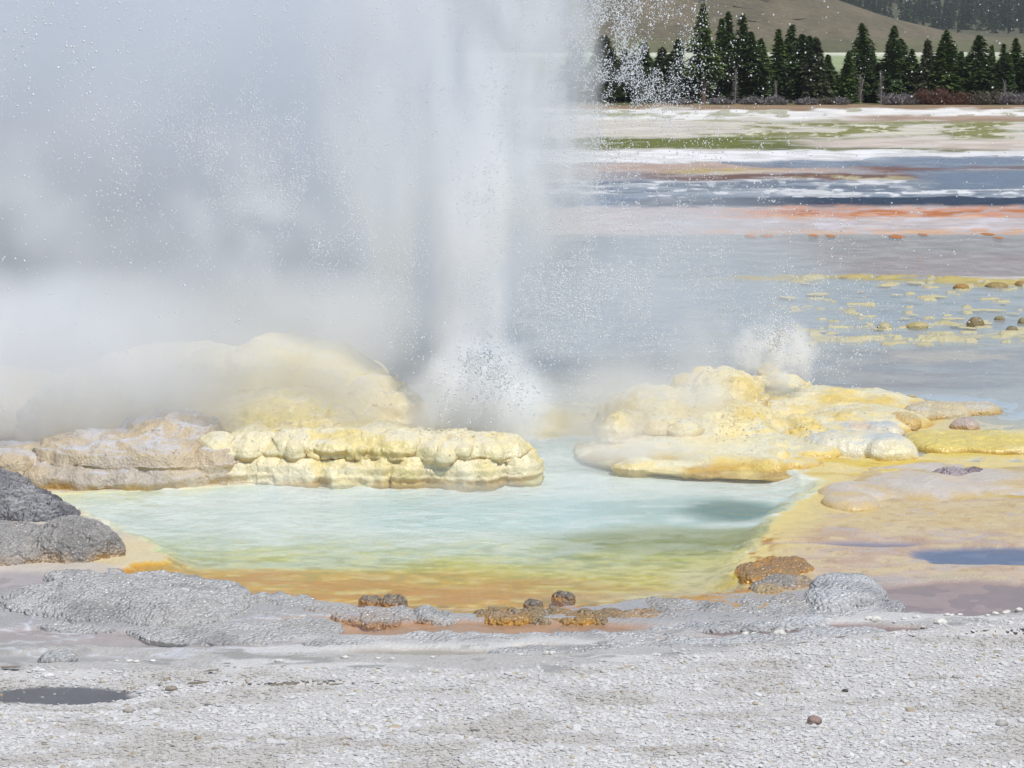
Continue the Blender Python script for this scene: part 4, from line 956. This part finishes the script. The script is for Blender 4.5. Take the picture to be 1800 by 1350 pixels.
PEB = [(1528, 1098, 14, 7), (1541, 1100, 20, 11), (1371, 1128, 26, 14), (1310, 1124, 14, 6), (1326, 1123, 12, 6), (1270, 1131, 16, 8), (1243, 1130, 14, 6), (1612, 1094, 14, 6), (1665, 1092, 12, 5), (1655, 1106, 24, 9), (1736, 1091, 10, 4), (1750, 1088, 14, 6), (1768, 1087, 14, 6), (1772, 1077, 12, 5), (1792, 1076, 16, 8), (1425, 1112, 10, 4), (960, 1159, 12, 8), (972, 1159, 14, 7), (914, 1160, 14, 3), (664, 1166, 10, 4), (606, 1166, 16, 6), (690, 1167, 9, 4), (1127, 1136, 10, 3), (1155, 1131, 14, 6), (760, 1165, 10, 4), (227, 1172, 14, 5), (240, 1173, 12, 5), (205, 1171, 8, 3), (268, 1172, 12, 4), (490, 1172, 16, 6), (1688, 1090, 10, 4), (1590, 1096, 12, 4)]
PEB.sort()
for i, (u, v_, w_, h_) in enumerate(PEB):
    big = ' large' if w_ >= 20 else ''
    stone(u, v_, w_, h_, C(216, 212, 202), 'rounded%s white pebble at the puddle edge, number %d from the left' % (big, i + 1), 220 + i, 'pebble', 'white pebbles along the puddles', 'pebble')
# thin curled plates of silica lifted off the ground
M_PLATE = simple('silica_plate', C(132, 122, 108), .8, .3, 20)
for i, (u, v_, w_, lb) in enumerate(((20, 1184, 50, 'long dark edged plate at the left edge'), (372, 1192, 40, 'thin dark plate tilted on the crust left of centre'), (400, 1179, 24, 'short plate behind the tilted one'), (1478, 1136, 34, 'dark flaky plate on the crust at right'), (1410, 1146, 28, 'small dark plate in front of the right crust'), (1445, 1146, 22, 'small curled plate beside the other on the right'), (350, 1219, 60, 'long brown plate at the right end of the dark puddle'), (500, 1219, 80, 'long thin brown plate along the seep line'), (590, 1218, 40, 'short brown plate along the seep line'))):
    x, y = at(u, v_); mpp = float(y) / F; g = np.random.default_rng(i); K = 11; a = np.arange(K) * 6.283 / K; r_ = .55 + .6 * g.random(K); w_ *= .75
    vs = np.concatenate([np.stack([np.cos(a) * r_, np.sin(a) * r_ * .5, np.full(K, z_) + .25 * np.cos(a)], 1) for z_ in (.22, 0.)]) * (w_ / 2 * mpp)
    vs[:, 2] = vs[:, 2] * .22; vs[:, 1] *= .7
    loops = list(range(K)); st = [0]; tt = [K]
    for k in range(K): st.append(len(loops)); tt.append(4); loops += [k + K, (k + 1) % K + K, (k + 1) % K, k]
    me = mesh_np('silica_plate', vs, loops, st, tt, smooth=False); o = link('silica_plate', me, M_PLATE)
    o.location = (float(x), float(y), ground_z(u, v_) + .03); o.rotation_euler = (.05, 0, .2 * g.normal()); tag(o, lb, 'rock plate', 'lifted silica plates')

# ================================================================== SPRAY
def water_drop_mat():
    m, t, N, L = newmat('spray_water')
    out = nd(N, 'ShaderNodeOutputMaterial')
    geo = nd(N, 'ShaderNodeNewGeometry'); f = noise(N, L, geo.outputs['Position'], 40, 2, .5)
    cr = nd(N, 'ShaderNodeMix', data_type='RGBA'); L.new(f, cr.inputs[0]); cr.inputs[6].default_value = (.86, .9, .94, 1); cr.inputs[7].default_value = (.95, .96, .97, 1)
    df = nd(N, 'ShaderNodeBsdfDiffuse'); L.new(cr.outputs[2], df.inputs[0])
    tr = nd(N, 'ShaderNodeBsdfTranslucent'); L.new(cr.outputs[2], tr.inputs[0])
    gl = nd(N, 'ShaderNodeBsdfGlossy'); gl.inputs['Roughness'].default_value = .5; gl.inputs[0].default_value = (.95, .97, 1, 1)
    m1 = nd(N, 'ShaderNodeMixShader'); m1.inputs[0].default_value = .4; L.new(df.outputs[0], m1.inputs[1]); L.new(tr.outputs[0], m1.inputs[2])
    m2 = nd(N, 'ShaderNodeMixShader'); m2.inputs[0].default_value = .55; L.new(m1.outputs[0], m2.inputs[1]); L.new(gl.outputs[0], m2.inputs[2])
    L.new(m2.outputs[0], out.inputs[0])
    return m
M_DROP = water_drop_mat()
def drops(name, clouds, seed, label):
    """clouds: (u, v, spread u, spread v, depth, depth spread, count, radius in photo pixels)"""
    g = np.random.default_rng(seed); ps = []; rs = []
    for c in clouds:
        u, v_, su, sv, Y, sY, n, r = c[:8]; shp = c[8] if len(c) > 8 else 'g'
        if shp == 'g': uu_ = u + g.normal(size=n) * su; v2 = v_ + g.normal(size=n) * sv
        else: uu_ = u + (g.random(n) * 2 - 1) * su; v2 = v_ + (g.random(n) * 2 - 1) * sv
        Y_ = Y + g.normal(size=n) * sY
        x, z = at_y(uu_, v2, Y_); k = (z > .05) & (fb2((uu_ + v2 * .25) / 30, v2 / 55, 4, seed) > .34 + .24 * g.random(n))
        ps.append(np.stack([x, Y_, z], 1)[k]); rs.append((r * (.35 + 1.0 * g.random(n) ** 3) * Y / F)[k])
    P = np.concatenate(ps); r = np.concatenate(rs); n = len(P)
    O = np.array([(1, 0, 0), (-1, 0, 0), (0, 1, 0), (0, -1, 0), (0, 0, 1.25), (0, 0, -1.25)], float)
    rot = g.normal(size=(n, 3, 3)); q, _ = np.linalg.qr(rot)
    Vs = (np.einsum('nij,kj->nki', q, O) * r[:, None, None] + P[:, None]).reshape(-1, 3)
    Ff = np.array([(0, 2, 4), (2, 1, 4), (1, 3, 4), (3, 0, 4), (2, 0, 5), (1, 2, 5), (3, 1, 5), (0, 3, 5)])
    fc = (np.arange(n)[:, None, None] * 6 + Ff[None]).reshape(-1)
    me = mesh_np(name, Vs, fc, np.arange(n * 8) * 3, np.full(n * 8, 3), smooth=True)
    return tag(link(name, me, M_DROP), label, 'water spray', kind='stuff')
drops('spray_droplets', [
    # curtain falling right of the column, in front of the trees
    (1085, 90, 60, 120, 36, .6, 13000, 1.15), (1110, 150, 55, 50, 36, .6, 8000, 1.0), (1050, 60, 30, 140, 36, .6, 6000, 1.2), (1150, 60, 60, 80, 36, .6, 1500, 1.4), (1120, 330, 110, 110, 36, .8, 4000, 1.1), (1100, 250, 130, 60, 36, .8, 2600, 1.1),
    (1010, 510, 120, 75, 34.8, .5, 9000, 1.6), (1180, 330, 200, 140, 34.8, .5, 4000, 1.5), (1350, 500, 170, 90, 34.8, .5, 1600, 1.7), (1420, 600, 120, 50, 35.2, .5, 1200, 1.6), (960, 560, 80, 40, 35.5, .5, 2500, 1.2), (1150, 470, 130, 80, 35.5, .7, 2500, 1.1), (1290, 420, 120, 100, 36, .7, 500, 1.4),
    (1450, 560, 90, 60, 37, .6, 800, 1.5), (1390, 640, 60, 40, 37, .5, 500, 1.4), (1250, 560, 60, 40, 37, .5, 900, 1.2), (1180, 30, 60, 60, 36, .5, 500, 1.8), (1340, 150, 120, 60, 36, .5, 14, 2.2),
], 31, 'droplets falling right of the geyser column')
drops('spray_droplets', [
    (800, 250, 180, 240, 33.0, .5, 9000, 1.35), (880, 120, 130, 160, 33.0, .5, 7000, 1.35), (860, 450, 60, 120, 33.4, .4, 2500, 1.3), (1000, 300, 90, 180, 33.4, .4, 5000, 1.3),
    (150, 220, 220, 170, 32.4, .6, 2600, 1.9), (60, 60, 90, 70, 32.4, .6, 900, 2.3), (430, 130, 100, 100, 32.6, .5, 6500, 1.45), (360, 270, 90, 60, 32.8, .5, 5000, 1.4), (530, 360, 70, 50, 32.8, .5, 5000, 1.4), (560, 200, 100, 100, 32.8, .5, 3500, 1.4),
    (450, 480, 220, 80, 33, .5, 2500, 1.3), (680, 520, 80, 60, 33.4, .5, 2500, 1.3), (900, 200, 900, 200, 32, .5, 1400, 1.6, 'b'), (500, 750, 350, 60, 32.4, .4, 350, 1.2), (1200, 760, 200, 60, 33, .6, 350, 1.2),
], 32, 'droplets drifting in the steam left of and around the geyser column')
drops('splash_droplets', [
    (845, 636, 34, 20, 33.6, .15, 1500, 1.9), (845, 680, 50, 30, 33.6, .15, 1300, 1.8), (845, 740, 60, 30, 33.6, .15, 500, 1.3), (785, 690, 22, 26, 33.6, .15, 500, 1.5), (905, 680, 24, 26, 33.6, .15, 500, 1.5), (850, 600, 30, 14, 33.6, .15, 400, 1.7),
], 33, 'white boiling water bursting at the foot of the geyser column')
drops('splash_droplets', [
    (1375, 585, 12, 18, 38.8, .15, 900, 1.6), (1392, 612, 18, 20, 38.8, .15, 900, 1.6), (1345, 600, 24, 16, 40, .2, 600, 1.2), (1400, 645, 22, 18, 40, .2, 500, 1.1), (1355, 625, 30, 22, 40, .2, 500, 1.0),
], 34, 'small white side splash behind the right yellow mound')

# ------------------------------------------------------------------ steam
def steam_mat(name, dens, p=1.0, nscale=.5, lo=.35, hi=.65, base=.15, colr=(.90, .925, .95), stretch=(1, 1, 1), aniso=0.0, sq=False, tilt=0.0, push=.7):
    m, t, N, L = newmat(name)
    out = nd(N, 'ShaderNodeOutputMaterial'); pv = nd(N, 'ShaderNodeVolumePrincipled')
    pv.inputs['Color'].default_value = (*colr, 1); pv.inputs['Anisotropy'].default_value = aniso
    tc = nd(N, 'ShaderNodeTexCoord'); ln = nd(N, 'ShaderNodeVectorMath', operation='LENGTH'); sp_ = nd(N, 'ShaderNodeSeparateXYZ'); L.new(tc.outputs['Object'], sp_.inputs[0])
    if sq:                                # fills its box more evenly: squared coordinates before the length is taken, then a square root
        vm = nd(N, 'ShaderNodeVectorMath', operation='MULTIPLY'); L.new(tc.outputs['Object'], vm.inputs[0]); L.new(tc.outputs['Object'], vm.inputs[1]); L.new(vm.outputs[0], ln.inputs[0])
        lv = math_(N, L, 'POWER', ln.outputs['Value'], .5)
    else: L.new(tc.outputs['Object'], ln.inputs[0]); lv = ln.outputs['Value']
    geo = nd(N, 'ShaderNodeNewGeometry'); mp = nd(N, 'ShaderNodeVectorMath', operation='MULTIPLY'); L.new(geo.outputs['Position'], mp.inputs[0]); mp.inputs[1].default_value = stretch
    n1 = noise(N, L, mp.outputs[0], nscale, 3, .5)
    # the edge of the cloud is pushed in and out by the same noise
    rr = math_(N, L, 'ADD', lv, math_(N, L, 'MULTIPLY', math_(N, L, 'SUBTRACT', .5, n1), push))
    fall = mrange(N, L, rr, 1.0, max(0.0, 1 - p), 0, 1, True)
    ed = mrange(N, L, lv, 1.0, .93, 0, 1, True)
    dn = mrange(N, L, n1, lo, hi, base, 1.0, True)
    d = math_(N, L, 'MULTIPLY', math_(N, L, 'MULTIPLY', fall, dn), math_(N, L, 'MULTIPLY', ed, dens))
    if tilt: d = math_(N, L, 'MULTIPLY', d, mrange(N, L, sp_.outputs['Z'], -1.0, 0.2, 1 - tilt, 1.0))
    L.new(d, pv.inputs['Density']); L.new(pv.outputs[0], out.inputs['Volume'])
    return m
_sp = None
def steam(name, u0, u1, v0, v1, Y, ry, label, **kw):
    global _sp
    x0, z1 = at_y(u0, v0, Y); x1, z0 = at_y(u1, v1, Y)
    if _sp is None:
        b = bmesh.new(); bmesh.ops.create_icosphere(b, subdivisions=3, radius=1); _sp = bpy.data.meshes.new('steam'); b.to_mesh(_sp); b.free()
    o = bpy.data.objects.new(name, _sp.copy()); COL.objects.link(o)
    if kw.get('sq'):
        for v_ in o.data.vertices: v_.co = [math.copysign(abs(c) ** .5, c) for c in (v_.co / math.sqrt(sum(abs(c) ** 2 for c in v_.co)))]
    o.location = (float(x0 + x1) / 2, Y, float(z0 + z1) / 2); o.scale = (abs(float(x1 - x0)) / 2, ry, abs(float(z1 - z0)) / 2)
    o.data.materials.append(steam_mat(name + '_vapour', **kw))
    return tag(o, label, 'steam', kind='stuff')
W1 = (.975, .985, .995)
W1 = (.97, .98, .99)
steam('steam_cloud', -900, 1000, -170, 790, 47, 8, 'great bank of grey white steam drifting left of the geyser', dens=.75, p=.4, nscale=.24, base=.55, lo=.3, hi=.7, sq=True, colr=(.86, .885, .915))
steam('steam_cloud', -700, 850, 450, 860, 34.6, 1.5, 'thin veil of steam over the yellow mounds at left', dens=1.9, p=.7, nscale=.6, base=.4, sq=True, tilt=.6, colr=W1, push=.4)
steam('steam_cloud', -500, 420, 520, 820, 33.4, .9, 'soft drift of steam at the far left above the lilac slope', dens=1.2, p=1.0, nscale=.8, base=.3, colr=W1)
steam('steam_cloud', 220, 640, 180, 560, 34.4, .9, 'brighter billow of steam left of the jet', dens=1.1, p=1.0, nscale=1.3, base=0, lo=.42, hi=.62, colr=W1)
steam('steam_cloud', -200, 300, 200, 520, 35.5, 1.0, 'pale billow of steam at the left edge', dens=.8, p=1.0, nscale=.9, base=0, lo=.4, hi=.64, colr=W1)
steam('steam_cloud', 560, 900, 480, 760, 39.5, 1.6, 'pale mist filling the gap behind the left mound and the jet', dens=.7, p=1.0, nscale=.8, base=.5, colr=W1)
steam('steam_column', 520, 1080, -260, 600, 36.6, 1.1, 'tall spreading column of spray and steam above the vent', dens=1.3, p=.6, nscale=1.2, base=.3, stretch=(1.4, 1, .5), sq=True, push=.6, lo=.36, hi=.6, colr=W1)
steam('steam_column', 800, 1066, -260, 480, 36.0, .6, 'right side of the spray column with a ragged edge', dens=1.7, p=.6, nscale=2.0, base=.25, stretch=(1.4, 1, .6), sq=True, push=.9, lo=.36, hi=.6, colr=W1)
steam('steam_column', 745, 915, 60, 830, 35.2, .5, 'denser core of the jet', dens=4.5, p=.9, nscale=1.8, base=.35, stretch=(1, 1, .3), sq=True, push=.5, colr=(.99, .99, 1), aniso=-.15)
steam('steam_splash', 690, 1000, 575, 850, 34.4, .7, 'white foaming steam at the foot of the jet', dens=11.0, p=1.0, nscale=2.6, base=.65, colr=(1, 1, 1), push=.45, aniso=-.3)
steam('steam_cloud', 860, 1420, 590, 850, 36.2, 1.8, 'thin mist between the jet and the right yellow mound', dens=1.6, p=1.0, nscale=.9, base=.35, colr=W1)
steam('steam_cloud', 850, 1500, 300, 740, 43, 2.5, 'bluish mist behind the falling droplets at right', dens=.45, p=.8, nscale=.6, base=.3, sq=True)
steam('steam_splash', 1150, 1320, 520, 680, 39.5, .7, 'faint rising puff left of the side splash', dens=1.2, p=1.0, nscale=1.6, base=.1, colr=W1)
steam('steam_splash', 1270, 1450, 545, 700, 39.6, .6, 'small puff of spray behind the right yellow mound', dens=7, p=1.0, nscale=2.8, base=.0, lo=.38, hi=.58, colr=(1, 1, 1), aniso=-.3)
steam('steam_cloud', 880, 1330, 710, 860, 34.0, .7, 'low steam on the water right of the cream ledge', dens=2.6, p=1.0, nscale=1.4, base=.35, colr=W1)
steam('steam_cloud', 0, 1450, 795, 965, 31, 1.3, 'faint steam lying over the hot pool', dens=.45, p=1.0, nscale=1.1, base=.15, colr=W1)

# ------------------------------------------------------------------ air
def haze():
    v = [(x, y, z) for x in (-2500, 3000) for y in (-140, 4600) for z in (-3.5, 175)]
    f = [(0, 1, 3, 2), (4, 6, 7, 5), (0, 4, 5, 1), (2, 3, 7, 6), (0, 2, 6, 4), (1, 5, 7, 3)]
    me = bpy.data.meshes.new('haze'); me.from_pydata(v, [], f); me.update()
    m, t, N, L = newmat('haze_air'); out = nd(N, 'ShaderNodeOutputMaterial'); pv = nd(N, 'ShaderNodeVolumePrincipled')
    pv.inputs['Color'].default_value = (.9, .94, 1, 1); pv.inputs['Density'].default_value = .00006; L.new(pv.outputs[0], out.inputs['Volume'])
    m.cycles.homogeneous_volume = True
    tag(link('haze', me, m), None, None, kind='stuff')
haze()
